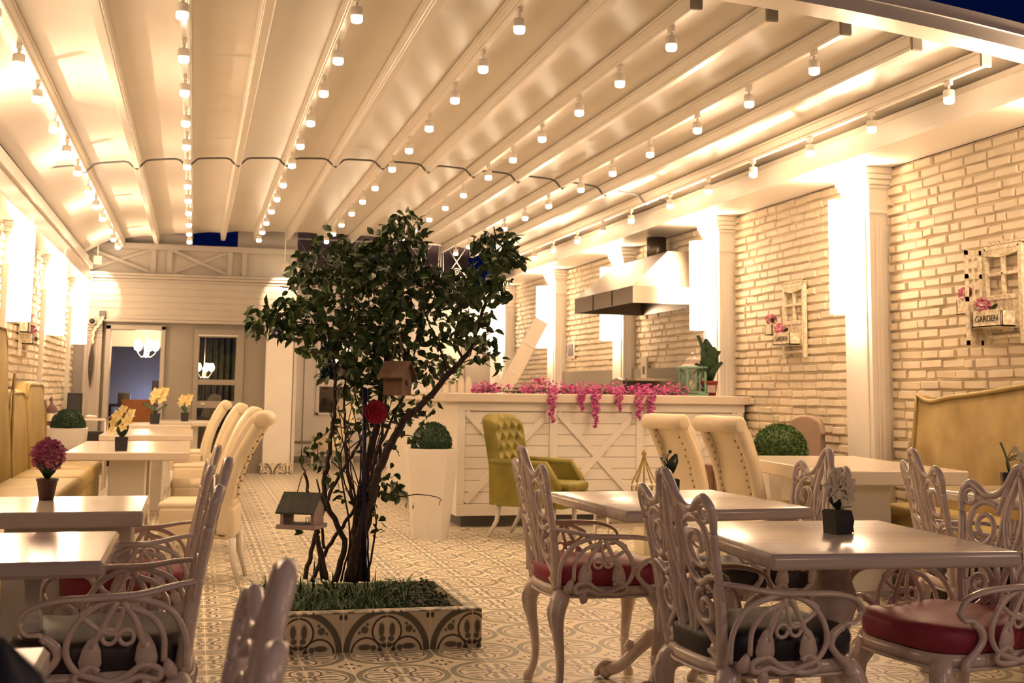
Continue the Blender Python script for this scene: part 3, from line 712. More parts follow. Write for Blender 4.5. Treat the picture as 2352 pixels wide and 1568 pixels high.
# ------------------------------------------------------------------ scroll-top upholstered chairs (face +x)
def make_roll(scale=1):
    t = thing('scroll_back_chair', '-', 'chair'); m = M['roll']; W = .205
    b = MB(); b.box(-.20, -W, .27, .25, W, .46, .02); b.box(-.18, -W + .005, .44, .26, W - .005, .495, .025); b.build('seat', m, t)
    b = MB()
    prof = cr([(-.06, 0, .30), (-.075, 0, .50), (-.125, 0, .70), (-.195, 0, .88), (-.25, 0, .975), (-.285, 0, 1.02), (-.325, 0, 1.045), (-.37, 0, 1.03), (-.385, 0, .99), (-.36, 0, .955), (-.325, 0, .955)], 5)
    inner = cr([(-.15, 0, .27), (-.165, 0, .50), (-.205, 0, .70), (-.255, 0, .85), (-.305, 0, .93), (-.32, 0, .955)], 5)
    poly = [(p.x, p.z) for p in prof] + [(p.x, p.z) for p in reversed(inner)][1:]
    # rounded edges: three slices
    n = len(poly); cxm = sum(p[0] for p in poly) / n; slices = [(-W, .012), (-W + .012, 0), (W - .012, 0), (W, .012)]
    vs = []
    for y, g in slices:
        for k, p in enumerate(poly):
            a, c = poly[k - 1], poly[(k + 1) % n]; d = Vector((c[0] - a[0], c[1] - a[1])); d.normalize()
            vs.append((p[0] - d.y * g * (1), y, p[1] + d.x * g * 1))
    fs = [(j * n + i, j * n + (i + 1) % n, (j + 1) * n + (i + 1) % n, (j + 1) * n + i) for j in range(3) for i in range(n)] + [tuple(range(n)), tuple(3 * n + i for i in range(n))]
    b.add(vs, fs, True); b.build('backrest', m, t)
    b = MB()
    for s in (-1, 1):
        b.tube([(-.318, s * W * .995, .965), (-.30, s * W * .995, .90), (-.232, s * W, .76), (-.19, s * W, .6), (-.163, s * W, .45)], .008, 6)
    b.build('piping', m, t)
    b = MB().tube([(-.345, -W - .03, .99), (-.345, -W - .022, .99), (-.345, W + .022, .99), (-.345, W + .03, .99)], [.036, .052, .052, .036], 16); b.build('scroll_roll', m, t)
    for s in (-1, 1): MB().tube(cr([(-.335, s * (W - .02), .985), (-.288, s * (W - .02), .90), (-.215, s * (W - .02), .76), (-.165, s * (W - .02), .6), (-.135, s * (W - .02), .40), (-.125, s * (W - .02), .30)], 4), .040, 10).build('side_bolster', m, t)
    b = MB()
    for s in (-1, 1):
        for k in range(13):
            q = k / 12; z = .93 - q * .5; x = [-.316, -.286, -.258, -.232, -.212, -.194, -.178, -.164, -.157][min(8, int(q * 8))] - .004; b.ball((x - .002, s * (W - .064), z), .008, 6, 4)
    b.build('nailheads', M['stud'], t)
    for sx, sy in ((1, 1), (1, -1), (-1, 1), (-1, -1)):
        x0 = .215 if sx > 0 else -.19
        MB().tube([(x0, sy * .2, .28), (x0 + sx * .01, sy * .2, .15), (x0 + (.0 if sx > 0 else -.05), sy * .2, 0)], [.024, .019, .013], 6).build('leg', M['white'], t)
    return t
rc = make_roll(); f2 = [rc]
def rollchair(x, y, rz, label, grp):
    if f2: o = f2.pop(); o.location = (x, y, 0); o.rotation_euler = (0, 0, rz); o['label'] = label
    else: o = dup(rc, (x, y, 0), rz, label)
    o['group'] = grp; return o
gl = 'cream scroll back chairs of the left row'
rollchair(.10, 7.95, R_(172), 'cream scroll back chair nearest the camera in the left row', gl)
rollchair(.12, 9.55, R_(180), 'cream scroll back chair second from the camera in the left row', gl)
rollchair(.10, 11.8, R_(180), 'cream scroll back chair third from the camera in the left row', gl)
rollchair(.02, 14.2, R_(180), 'cream scroll back chair farthest back in the left row', gl)
gr_ = 'cream scroll back chairs at the big right table'
rollchair(3.44, 8.00, R_(19), 'cream scroll back chair left of its twin, backed by the bar counter', gr_)
rollchair(3.58, 7.42, R_(19), 'cream scroll back chair nearer the brick wall, beside the big white table', gr_)
for o in C.objects:
    if o.get('group') == gr_: o.scale = (.95, .86, 1)
rollchair(2.05, 18.6, R_(215), 'cream scroll back chair behind the rose tree by the rear window', 'cream chairs behind the tree')
post_table(2.45, 3.3, 18.2, 19.0, 'small white table behind the rose tree near the back wall', (2.9,), 'gloss')
# rounded tub chair behind the boxwood ball
t = thing('tub_chair', 'brown rounded chair back peeking over the boxwood ball by the brick wall', 'chair', (4.66, 9.02, 0), R_(205))
MB().prism([(.16 * math.cos(a), .0 + .20 * math.sin(a)) for a in [PI * k / 12 for k in range(13)]], 0, .02, 'x').build('trim_piece', M['white'], t) if False else None
M['tubbrown'] = mat('brown_leather', (.26, .18, .13), .45)
b = MB(); b.prism([(-.15, .42), (-.165, .88), (-.13, .97), (0, .995), (.13, .97), (.165, .88), (.15, .42)], -.22, -.16, 'x'); b.tube(cr([(-.19, -.16, .86), (-.20, -.12, .965), (-.20, 0, .995), (-.20, .12, .965), (-.19, .16, .86)], 5), .03, 8); b.build('backrest', M['tubbrown'], t)
MB().box(-.20, -.18, .36, .16, .18, .46, .03).build('seat', M['tubbrown'], t)
for sx, sy in ((1, 1), (1, -1), (-1, 1), (-1, -1)): MB().tube([(sx * .17, sy * .17, .37), (sx * .18, sy * .18, 0)], [.02, .012], 6).build('leg', M['white'], t)

# ------------------------------------------------------------------ olive tufted armchair
def olive():
    t = thing('tufted_armchair', 'olive green velvet armchair with tufted back before the bar counter', 'armchair', (2.74, 9.80, 0), R_(-42)); m = M['olive']
    tufts = [(-.195 + .13 * i + (.065 if j % 2 else 0), .53 + .085 * j) for j in range(6) for i in range(4) if abs(-.195 + .13 * i + (.065 if j % 2 else 0)) < .22]
    def fr(u, v):
        y = -.25 + .5 * u; z = .42 + .58 * v; x = -.20 - .10 * v + .55 * max(0, abs(y) - .12) ** 2
        d = min(((y - a) ** 2 + (z - c) ** 2) ** .5 for a, c in tufts); x += .042 * min(1, d / .06) ** .6
        if v > .93: x -= (v - .93) * .5
        if z > 1.0 - .1 * max(0, abs(y) - .17) * 4: pass
        return (x, y, z + .0 - .05 * (abs(y) / .25) ** 4 * v)
    def bk(u, v):
        y = -.25 + .5 * u; z = .42 + .58 * v
        return (-.27 - .10 * v + .4 * max(0, abs(y) - .12) ** 2, y, z - .05 * (abs(y) / .25) ** 4 * v)
    nu, nv = 60, 60; b = MB(); b.grid(fr, nu, nv); b.grid(bk, nu, nv); N_ = (nu + 1) * (nv + 1)
    for i in range(nu):
        for j in (0, nv): b.f.append((j * (nu + 1) + i, j * (nu + 1) + i + 1, N_ + j * (nu + 1) + i + 1, N_ + j * (nu + 1) + i)); b.sm.append(True)
    for j in range(nv):
        for i in (0, nu): b.f.append((j * (nu + 1) + i, (j + 1) * (nu + 1) + i, N_ + (j + 1) * (nu + 1) + i, N_ + j * (nu + 1) + i)); b.sm.append(True)
    b.build('backrest', m, t)
    bt = MB()
    for a, c in tufts: p = fr((a + .25) / .5, (c - .42) / .58); bt.ball((p[0] + .002, a, c), .007, 6, 4)
    bt.build('tuft_buttons', M['gold'], t)
    MB().box(-.24, -.24, .26, .38, .24, .40, .02).build('seat_base', m, t)
    MB().box(-.20, -.195, .39, .41, .195, .465, .03).build('seat_cushion', m, t)
    for s in (-1, 1):
        poly = [(-.27, .27), (.28, .27), (.33, .40), (.28, .50), (.22, .60), (-.28, .61)]
        b = MB().prism(poly, s * .245 - .03, s * .245 + .03, 'y'); b.tube([(-.28, s * .245, .61), (.22, s * .245, .60), (.285, s * .245, .50), (.335, s * .245, .40)], .034, 8)
        b.build('armrest', m, t)
    for sx, sy in ((1, 1), (1, -1), (-1, 1), (-1, -1)):
        x0 = .27 if sx > 0 else -.22
        MB().tube([(x0, sy * .2, .27), (x0 - (.02 if sx < 0 else 0), sy * .2, .14), (x0 - (.10 if sx < 0 else -.01), sy * .2, 0)], [.024, .02, .013], 6).build('leg', M['white'], t)
olive()

# bare fill lights added behind the camera to brighten the foreground
for (x, y, z, e) in ((-1.0, -1.2, 2.5, 21), (2.2, -2.0, 2.7, 42), (4.6, .6, 2.3, 28)):
    light('fill_light', 'POINT', (x, y, z), e, soft=.35, col=(1, .66, .46))

# ------------------------------------------------------------------ bar counter
t = thing('bar_counter', 'white planked bar counter with crossed boards and a thick flat top', 'bar counter', (0, 0, 0))
CX0, CX1, CY0, CY1 = 2.25, 4.99, 10.60, 11.15
b = MB().box(CX0, CY0, .10, CX1, CY1, 1.085).box(CX0, CY1, .10, CX0 + .5, 14.6, 1.085)
b.build('counter_body', M['plank'], t)
b = MB()
for k in range(8): b.box(CX0 + .07, CY0 - .010, .205 + k * .1, CX1 - .07, CY0, .300 + k * .1, .003)
b.build('plank_siding', M['plank'], t)
def board(b, x0, z0, x1, z1, wd, y, th):
    d = Vector((x1 - x0, 0, z1 - z0)); L_ = d.length; an = math.atan2(z1 - z0, x1 - x0)
    q = MB().box(-L_ / 2, -th / 2, -wd / 2, L_ / 2, th / 2, wd / 2, .002); q.xf(Matrix.Translation(((x0 + x1) / 2, y, (z0 + z1) / 2)) @ Matrix.Rotation(-an, 4, 'Y')); b.add(q.v, q.f, False)
ys = CY0 - .02
b = MB().box(CX0, CY0 - .026, .10, CX1, CY0, .20, .003).box(CX0, CY0 - .026, 1.01, CX1, CY0, 1.085, .003)
xs = [CX0 + .035, 3.13, 3.95, 4.94]
for x in xs: b.box(x - .035, CY0 - .026, .2, x + .035, CY0, 1.01, .003)
b.build('frame_boards', M['plank'], t)
for i in range(3):
    a, c = xs[i] + .04, xs[i + 1] - .04
    q = MB(); board(q, a, .22, c, 1.0, .055, ys, .016); q.build('cross_board', M['plank'], t)
    q = MB(); board(q, a, 1.0, c, .22, .055, ys + .001, .014); q.build('cross_board', M['plank'], t)
MB().box(CX0 + .06, CY0 + .06, 0, CX1, CY1, .10).box(CX0 + .06, CY1, 0, CX0 + .45, 14.6, .10).build('plinth', M['beamgrey'], t)
MB().box(CX0 - .11, CY0 - .08, 1.085, 5.04, CY1 + .05, 1.165, .008).box(CX0 - .11, CY1 + .05, 1.085, CX0 + .56, 14.65, 1.165, .008).build('counter_top', M['gloss'], t)
CT = 1.165

# kitchen behind the counter
tag(MB().box(4.975, 11.26, 0, 5.0, 13.58, 1.46).build('backsplash_panel', M['taupe']), 'plain grey panel covering the brick wall behind the bar counter', 'wall panel')
tag(MB().box(4.975, 14.05, 0, 5.0, 16.38, 1.46).build('backsplash_panel', M['taupe']), 'second grey panel on the brick wall farther back behind the bar', 'wall panel')
t = thing('range_hood', 'large steel range hood on the brick wall above the kitchen', 'range hood', (0, 0, 0))
HX0, HX1, HY0, HY1, HZ = 4.19, 5.03, 11.42, 13.35, 2.075
b = MB(); Z2 = HZ + .17
v = [(HX0, HY0, HZ), (HX1, HY0, HZ), (HX1, HY1, HZ), (HX0, HY1, HZ), (HX0, HY0, Z2), (HX1, HY0, Z2), (HX1, HY1, Z2), (HX0, HY1, Z2)]
b.add(v, [(0, 1, 5, 4), (1, 2, 6, 5), (2, 3, 7, 6), (3, 0, 4, 7)])
vi = [(HX0 + .02, HY0 + .02, HZ + .005), (HX1 - .01, HY0 + .02, HZ + .005), (HX1 - .01, HY1 - .02, HZ + .005), (HX0 + .02, HY1 - .02, HZ + .005), (HX0 + .06, HY0 + .06, HZ + .14), (HX1 - .05, HY0 + .06, HZ + .14), (HX1 - .05, HY1 - .06, HZ + .14), (HX0 + .06, HY1 - .06, HZ + .14)]
b.build('rim', M['steel'], t)
MB().add(vi, [(0, 1, 5, 4), (1, 2, 6, 5), (2, 3, 7, 6), (3, 0, 4, 7), (4, 5, 6, 7)]).build('inner_filter', M['steeldark'], t)
b = MB(); u = [(HX0 + .42, HY0 + .12, 2.62), (HX1, HY0 + .12, 2.62), (HX1, HY1 - .12, 2.62), (HX0 + .42, HY1 - .12, 2.62)]
b.add([(HX0, HY0, Z2), (HX1, HY0, Z2), (HX1, HY1, Z2), (HX0, HY1, Z2)] + u, [(0, 1, 5, 4), (1, 2, 6, 5), (2, 3, 7, 6), (3, 0, 4, 7), (4, 5, 6, 7)])
b.build('canopy', mat('hood_steel', (.20, .17, .14), .28, metal=1), t)
MB().box(HX0 - .006, HY0 + .62, HZ, HX0, HY0 + .64, Z2).box(HX0 - .006, HY0 + 1.25, HZ, HX0, HY0 + 1.27, Z2).build('seam', M['steeldark'], t)
MB().lathe([(.11, 2.60), (.11, 2.88)], 4.86, 12.5, 16).build('duct', M['steeldark'], t)
t = thing('kitchen_worktop', 'steel kitchen unit standing behind the bar against the wall', 'worktop', (0, 0, 0))
MB().box(4.35, 11.6, 0, 4.98, 13.2, .92, .01).build('cabinet', M['steel'], t)
MB().box(4.33, 11.58, .92, 4.98, 13.2, .95, .004).build('worktop', M['steel'], t)
t = thing('press_grill', 'curved steel grill lid rising behind the bar counter', 'grill', (4.30, 11.8, .95), R_(0))
t.location = (4.62, 12.2, 1.03)
MB().prism([(-.28, 0), (.28, 0), (.30, .20), (.20, .28), (0, .31), (-.16, .28), (-.28, .16)], -.32, .32, 'x', False).build('grill_body', M['steel'], t)
MB().tube([(-.3, -.3, .2), (-.34, -.34, .24), (-.34, -.34, .3)], .012).build('handle', M['black'], t)
t = thing('cooking_pot', 'small black lidded pot on the grill behind the bar', 'pot', (4.62, 12.80, 1.22)); t.scale = (.75, .75, .75)
MB().lathe([(.001, 0), (.09, 0), (.12, .05), (.12, .10), (.11, .12)], n=16).build('pot_body', M['black'], t)
MB().lathe([(.12, .12), (.08, .15), (.02, .165), (.015, .19), (.001, .20)], n=16).build('lid', M['black'], t)
MB().box(-.09, -.09, -.27, .09, .09, 0).build('stand', M['steel'], t); t.location.z = 1.18
MB().box(4.5, 12.7, .95, 4.74, 12.9, 1.0)
t = thing('wall_switch', 'small white switch with dark square on brick wall behind the bar', 'switch', tuple(at(1313, 804, X=5.025)))
MB().box(-.012, -.16, -.12, .0, .16, .12, .004).build('plate', M['gloss'], t); MB().box(-.018, -.10, -.08, -.012, .10, .08).build('button', M['beamgrey'], t)
t = thing('wall_socket', 'white wall socket on the grey panel behind the bar', 'socket', tuple(at(1482, 845, X=4.99)))
MB().box(-.02, -.09, -.13, .0, .09, .13, .004).build('plate', M['gloss'], t); MB().box(-.026, -.03, -.07, -.02, .03, .02).build('socket_hole', M['beamgrey'], t)
# leaning white board behind the counter
p0 = at(1172, 892, Y=11.9); p1 = at(1222, 757, Y=12.3)
t = thing('leaning_board', 'white plank board leaning at a slant behind the bar counter', 'board', tuple((p0 + p1) / 2))
d = p1 - p0; an = math.atan2(d.z, d.x); L_ = d.length * 1.12
q = MB().box(-L_ / 2, -.012, -.075, L_ / 2, .012, .075, .004); q.xf(Matrix.Rotation(-an, 4, 'Y')); q.build('board_panel', M['gloss'], t)
for f in (-.18, .18):
    q = MB().box(L_ * f - .006, -.016, -.07, L_ * f + .006, -.012, .07); q.xf(Matrix.Rotation(-an, 4, 'Y')); q.build('batten', M['white'], t)
q = MB().tube([(-L_ * .5 * math.cos(an), 0, -L_ * .5 * math.sin(an)), (-L_ * .5 * math.cos(an) - .05, 0, -(p0.z + p1.z) / 2)], .02); q.build('prop_leg', M['white'], t)
# things on the counter
def flower_bits(b, c, R, n, s, ry=1, rnd=random):
    for _ in range(n):
        a, e = rnd.uniform(0, 2 * PI), math.acos(rnd.uniform(-1, 1)); r = R * rnd.uniform(.5, 1) ** .5
        p = Vector((c[0] + r * math.sin(e) * math.cos(a), c[1] + r * math.sin(e) * math.sin(a) * ry, c[2] + r * math.cos(e)))
        n1 = Vector((rnd.uniform(-1, 1), rnd.uniform(-1, 1), rnd.uniform(-1, 1))).normalized(); t1 = n1.cross(Vector((.3, .2, .9))).normalized(); t2 = n1.cross(t1)
        q = s * rnd.uniform(.6, 1.2)
        b.add([p - t1 * q, p - t2 * q * .6 + n1 * q * .25, p + t1 * q, p + t2 * q * .6 + n1 * q * .25], [(0, 1, 2), (0, 2, 3)], False)
t = thing('flower_garland', 'pink wisteria garland laid along the bar counter with hanging sprays', 'garland', (0, 0, 0))
rn = random.Random(4); b = MB(); lf = MB()
x = 2.40
while x < 4.42:
    dens = 1.0 if not (2.62 < x < 2.85) else .3
    R = .052 * rn.uniform(.6, 1.3); zc = CT + R * .8
    if 2.95 < x < 3.12: R *= 1.5; zc += .03
    flower_bits(b, (x, CY0 + rn.uniform(-.02, .08), zc), R, int(34 * dens), .017, 1, rn)
    flower_bits(lf, (x + .02, CY0 + rn.uniform(.0, .1), CT + .025), .03, 5, .022, 1, rn); x += .04
b.build('blossoms', M['hotpink'], t, fix=False); lf.build('leaves', M['leaf'], t, fix=False)
MB().tube([(2.38 + i * .12, CY0 + .03 + .02 * math.sin(i), CT + .02) for i in range(19)], .006).build('stem', M['leaf'], t)
for px_, dz in ((1268, .22), (1335, .11), (1368, .25), (1422, .11), (1468, .19), (1495, .22)):
    x = at(px_, 930, Y=CY0 - .1).x; b = MB(); k = 0
    while k * .018 < dz + .06:
        f = k * .018 / (dz + .06); flower_bits(b, (x + .012 * math.sin(k), CY0 - .095 - .01 * f, CT + .02 - k * .018), .046 * (1 - .75 * f), int(20 * (1 - f * .6)), .017, 1, rn); k += 1
    b.build('hanging_spray', M['hotpink'], t, fix=False)
# mint lantern
lp = Vector((4.58, 10.84, CT)); t = thing('lantern', 'mint green lantern with crossed side bars on the bar counter', 'lantern', tuple(lp))
b = MB(); h = .09
b.box(-.115, -.115, 0, .115, .115, .025, .004).box(-.10, -.10, .025, .10, .10, .04).box(-.115, -.115, .255, .115, .115, .275, .004)
for sx in (-1, 1):
    for sy in (-1, 1): b.box(sx * h - .01, sy * h - .01, .04, sx * h + .01, sy * h + .01, .255)
b.build('frame', M['mint'], t)
for k in range(4):
    q = MB()
    for s in (-1, 1): q.tube([(-.085 * s, -h, .05), (.085 * s, -h, .25)], .005, 5)
    q.tube([(0, -h, .05), (.0, -h, .25)], .004, 5)
    q.xf(Matrix.Rotation(k * PI / 2, 4, 'Z')); q.build('side_lattice', M['mint'], t)
MB().lathe([(.125, .275), (.085, .30), (.07, .34), (.03, .365), (.014, .375), (.014, .385), (.025, .395), (.001, .41)], n=4, rz=PI / 4).build('roof', M['bhwhite'], t)
MB().lathe([(.03, .04), (.03, .14), (.001, .145)], n=12).build('candle', M['ivory'], t)
# leafy plant in red pot
t = thing('potted_plant', 'broad leaved dark green plant in red pot at right end of bar', 'potted plant', (4.73, 10.80, CT))
MB().lathe([(.001, 0), (.062, 0), (.08, .115), (.086, .12), (.086, .14), (.07, .14), (.06, .12)], n=20, cap=False).build('pot', M['redpot'], t)
MB().add([(-.05, -.073, .03), (.03, -.078, .03), (.03, -.082, .10), (-.05, -.077, .10)], [(0, 1, 2, 3)]).build('pot_label', M['bhwhite'], t)
def big_leaf(b, base, dirn, L, W, curl=.3, up=Vector((0, 0, 1)), n=8):
    d = Vector(dirn).normalized(); sd = d.cross(up)
    if sd.length < .05: sd = d.cross(Vector((1, .2, 0)))
    sd.normalize(); nn = sd.cross(d).normalized(); vs = []
    for i in range(n + 1):
        f = i / n; wd = W * math.sin(PI * min(1, f * .93 + .04)) ** .7
        c = Vector(base) + d * (L * f) - nn * (curl * L * f * f)
        for k in (-1, 0, 1): vs.append(c + sd * (wd * k) + nn * (abs(k) * W * .35))
    b.add(vs, [(i * 3 + k, i * 3 + k + 1, i * 3 + k + 4, i * 3 + k + 3) for i in range(n) for k in (0, 1)], True)
for k, (a, e, L, W) in enumerate(((200, 80, .38, .085), (160, 82, .46, .09), (-40, 75, .32, .09), (240, 62, .32, .08), (190, 52, .24, .08), (270, 75, .36, .085), (-50, 58, .24, .08), (220, 85, .42, .085))):
    q = MB(); a = R_(a); e = R_(e); big_leaf(q, (0, 0, .12), (math.cos(a) * math.cos(e), math.sin(a) * math.cos(e), math.sin(e)), L, W, .12); q.build('leaf', M['box'], t, fix=False)
MB().tube([(0, 0, .1), (-.03, -.01, .4), (-.05, -.02, .66)], .004).build('flower_stalk', M['leaf'], t)
# picket box at the rear left end of the counter
t = thing('picket_flower_box', 'white picket edged flower box on the far bar end behind the tree', 'flower box', (2.55, 12.5, CT))
for k in range(6): MB().prism([(-.03, 0), (.03, 0), (.03, .13), (0, .18), (-.03, .13)], -.006, .006, 'y').xf(Matrix.Translation((-.2 + k * .08, -.08, 0))).build('picket', M['gloss'], t)
MB().box(-.24, -.07, 0, .24, .07, .10).build('box_body', M['white'], t)
b = MB(); flower_bits(b, (0, 0, .22), .17, 160, .03); b.build('foliage', M['boxl'], t, fix=False)

# ------------------------------------------------------------------ topiary balls in planters
def bush(name, t, c, r, m, n=2600, sz=.014, zs=1.0, seed=1):
    rn = random.Random(seed); b = MB().ball(c, r * .93, 20, 12, (1, 1, zs))
    for _ in range(n):
        u = rn.uniform(-.35, 1); a = rn.uniform(0, 2 * PI); s = math.sqrt(1 - u * u); nrm = Vector((s * math.cos(a), s * math.sin(a), u * zs))
        p = Vector(c) + nrm * r * rn.uniform(.92, 1.03); d = (nrm + Vector((rn.uniform(-1, 1), rn.uniform(-1, 1), rn.uniform(-1, 1))) * .8).normalized()
        sd = d.cross(Vector((rn.uniform(-1, 1), rn.uniform(-1, 1), .3))).normalized(); q = sz * rn.uniform(.7, 1.2)
        b.add([p, p + d * q * .6 + sd * q * .45, p + d * q * 1.3, p + d * q * .6 - sd * q * .45], [(0, 1, 2, 3)], False)
    return b.build(name, m, t, fix=False)
t = thing('topiary_planter', 'tall white tapered planter with a boxwood ball at left end of bar', 'planter', (1.90, 9.93, 0))
MB().lathe([(.15, 0), (.152, .02), (.226, .70), (.226, .715), (.205, .715), (.20, .68), (.001, .68)], n=8, rz=PI / 8, cap=False).build('pot', M['white'], t)
bush('boxwood_ball', t, (0, 0, .745), .155, M['box'], seed=2, zs=1.1)
t = thing('topiary_planter', 'white square planter with boxwood ball beyond the left gold benches', 'planter', (-1.22, 13.2, 0))
MB().prism([(-.12, 0), (.12, 0), (.185, .76), (-.185, .76)], -.17, .17, 'y').build('pot', M['white'], t)
bush('boxwood_ball', t, (0, 0, .78), .16, M['box'], seed=3)
t = thing('topiary_planter', 'boxwood ball in white planter standing behind the big white table', 'planter', (4.27, 8.45, 0))
MB().prism([(-.13, 0), (.13, 0), (.19, .66), (-.19, .66)], -.18, .18, 'y').build('pot', M['white'], t)
bush('boxwood_ball', t, (0, 0, .76), .195, M['boxl'], 3600, .016, seed=5)

# ------------------------------------------------------------------ gold velvet sofa on the right wall
t = thing('velvet_sofa', 'gold velvet sofa with tall scrolled back against the right brick wall', 'sofa', (0, 0, 0))
def sofa_top(y):
    f = (7.60 - y) / 2.6
    return 1.165 + .02 * math.exp(-((7.60 - y) / .05) ** 2) * 1.4 - .02 * math.exp(-((7.42 - y) / .12) ** 2) + .15 * (1 - math.cos(min(1, f * 1.25) * PI)) / 2
def sb_(u, v, x=4.80):
    y = 7.60 - 1.77 * u; z = .30 + (sofa_top(y) - .30) * v
    return (x + .10 * v + .012 * math.sin(u * 23) * math.sin(v * PI), y, z)
b = MB(); nu, nv = 60, 12; b.grid(lambda u, v: sb_(u, v), nu, nv); b.grid(lambda u, v: (4.985, 7.60 - 1.77 * u, sb_(u, v)[2]), nu, nv); N_ = (nu + 1) * (nv + 1)
for i in range(nu): b.f.append((nv * (nu + 1) + i, nv * (nu + 1) + i + 1, N_ + nv * (nu + 1) + i + 1, N_ + nv * (nu + 1) + i)); b.sm.append(False)
for j in range(nv): b.f.append((j * (nu + 1), (j + 1) * (nu + 1), N_ + (j + 1) * (nu + 1), N_ + j * (nu + 1))); b.sm.append(False)
b.build('backrest', M['goldback'], t)
MB().tube([Vector(sb_(i / 60, 1)) + Vector((-.004, 0, .004)) for i in range(61)] , .016, 8).tube([Vector(sb_(0, k / 8)) + Vector((-.004, .004, 0)) for k in range(9)], .013, 7).build('piping', M['gold'], t)
MB().box(4.14, 5.83, .12, 4.82, 7.60, .34, .02).build('sofa_base', M['gold'], t)
for a, c in ((5.85, 6.70), (6.72, 7.58)): MB().box(4.12, a, .33, 4.82, c, .46, .04).build('seat_cushion', M['gold'], t)
for y in (5.95, 7.5): MB().box(4.2, y - .03, 0, 4.26, y + .03, .12).build('leg', M['black'], t)

# ------------------------------------------------------------------ gold benches along the left wall
def bench(y0, y1, ztop, label, hump=0, x_front=-.90):
    t = thing('velvet_bench', label, 'bench', (.045, 0, 0), 0, 'gold velvet benches along the left wall'); L_ = y1 - y0
    def top(y):
        f = (y1 - y) / L_; e = min(1, (y1 - y) / .16 + .0); r = ztop - .16 * (1 - math.sqrt(max(0, 1 - (1 - e) ** 2)))
        if hump: r = ztop - .62 * max(0, math.cos(min(1, (y1 - y) / .36) * PI / 2)) ** 2.2
        e2 = min(1, (y - y0) / .16); return r - .12 * (1 - math.sqrt(max(0, 1 - (1 - e2) ** 2)))
    b = MB(); n = 40; rows = []
    for i in range(n + 1):
        y = y0 + L_ * i / n; z = top(y)
        rows.append([(-1.50, y, .35), (-1.40, y, .46), (-1.42, y, z * .6 + .15), (-1.45, y, z - .06), (-1.475, y, z - .015), (-1.51, y, z), (-1.555, y, z - .02), (-1.58, y, z - .07), (-1.58, y, .35)])
    k = 9; vs = [p for r in rows for p in r]
    fs = [(i * k + j, i * k + (j + 1) % k, (i + 1) * k + (j + 1) % k, (i + 1) * k + j) for i in range(n) for j in range(k)] + [tuple(range(k)), tuple(n * k + j for j in range(k))]
    b.add(vs, fs, True).build('backrest', M['gold'], t)
    MB().tube([(-1.455, y0 + L_ * i / n, top(y0 + L_ * i / n) - .03) for i in range(n + 1)] + [(-1.42, y1, .9 * ztop - .2), (-1.41, y1, .5)], .010, 6).build('piping', M['goldback'], t)
    MB().box(-1.46, y0, .10, x_front, y1, .34, .02).build('bench_base', M['gold'], t)
    MB().box(-1.44, y0 + .01, .33, x_front + .02, y1 - .01, .465, .04).build('seat_cushion', M['gold'], t)
    for y in (y0 + .08, y1 - .08): MB().box(-1.4, y - .03, 0, -1.34, y + .03, .1).box(x_front - .08, y - .03, 0, x_front - .02, y + .03, .1).build('leg', M['black'], t)
bench(5.35, 10.35, 1.64, 'gold velvet bench with the tallest back, nearest on the left wall', 1)
bench(10.42, 11.35, 1.15, 'gold velvet bench with low rounded back, middle one on the left wall')
bench(11.45, 12.65, 1.22, 'gold velvet bench with narrow upright back, farthest on the left wall')

# ------------------------------------------------------------------ orchids and flowers on the tables
def petal5(b, c, nrm, s, rn, n=5):
    nrm = Vector(nrm).normalized(); a = nrm.cross(Vector((0, .2, 1))).normalized(); d = nrm.cross(a); c = Vector(c)
    for k in range(n):
        an = 2 * PI * k / n + rn.uniform(-.1, .1); u = a * math.cos(an) + d * math.sin(an); v = nrm.cross(u)
        q = s * (1 if k % 2 else .85)
        vs = [c, c + u * q * .5 + v * q * .42 + nrm * q * .1, c + u * q + nrm * q * .03, c + u * q * .5 - v * q * .42 + nrm * q * .1]
        b.add(vs, [(0, 1, 2), (0, 2, 3)], False)
def orchid(x, y, rz, label, flowers, pot='black', fm='cream', sc=1.0, z=.75, grp='potted orchids on the tables', leaves=((20, 75, .11, .03), (160, 70, .10, .03))):
    t = thing('potted_orchid', label, 'potted flower', (x, y, z), rz, grp); t.scale = (sc, sc, sc); rn = random.Random(int(x * 100 + y * 10))
    MB().prism([(-.030, 0), (.030, 0), (.034, .072), (-.034, .072)], -.032, .032, 'y').build('pot', M[pot], t)
    MB().box(-.030, -.030, .068, .030, .030, .074).build('soil', M['soil'], t)
    for a, e, L_, W in leaves:
        q = MB(); a = R_(a); e = R_(e); big_leaf(q, (0, 0, .07), (math.cos(a) * math.cos(e), math.sin(a) * math.cos(e), math.sin(e)), L_, W, .15); q.build('leaf', M['box'], t, fix=False)
    if flowers:
        pts = [(0, 0, .07), (-.008, -.004, .13)] + [(f[0] * .8, f[1], f[2]) for f in flowers[:1]]
        st = MB().tube(cr(pts, 5), .0022, 5)
        for f in flowers: st.tube(cr([pts[1], ((pts[1][0] + f[0]) / 2, f[1], (pts[1][2] + f[2]) / 2 + .012), (f[0], f[1] + .004, f[2])], 4), .0018, 5)
        st.build('stem', M['leaf'], t)
        for f in flowers:
            q = MB(); petal5(q, f[:3], (rn.uniform(-.4, .4), -1, rn.uniform(-.2, .2)), f[3], rn); petal5(q, (f[0], f[1] - .004, f[2]), (rn.uniform(-.4, .4), -1, 0), f[3] * .55, rn, 3)
            q.build('flower', M[fm], t, fix=False)
    return t
FL = [(-.02, -.03, .19, .036), (.02, -.03, .165, .034), (.032, -.02, .20, .032), (-.035, -.02, .155, .030), (.005, -.03, .135, .03), (.0, -.02, .225, .028)]
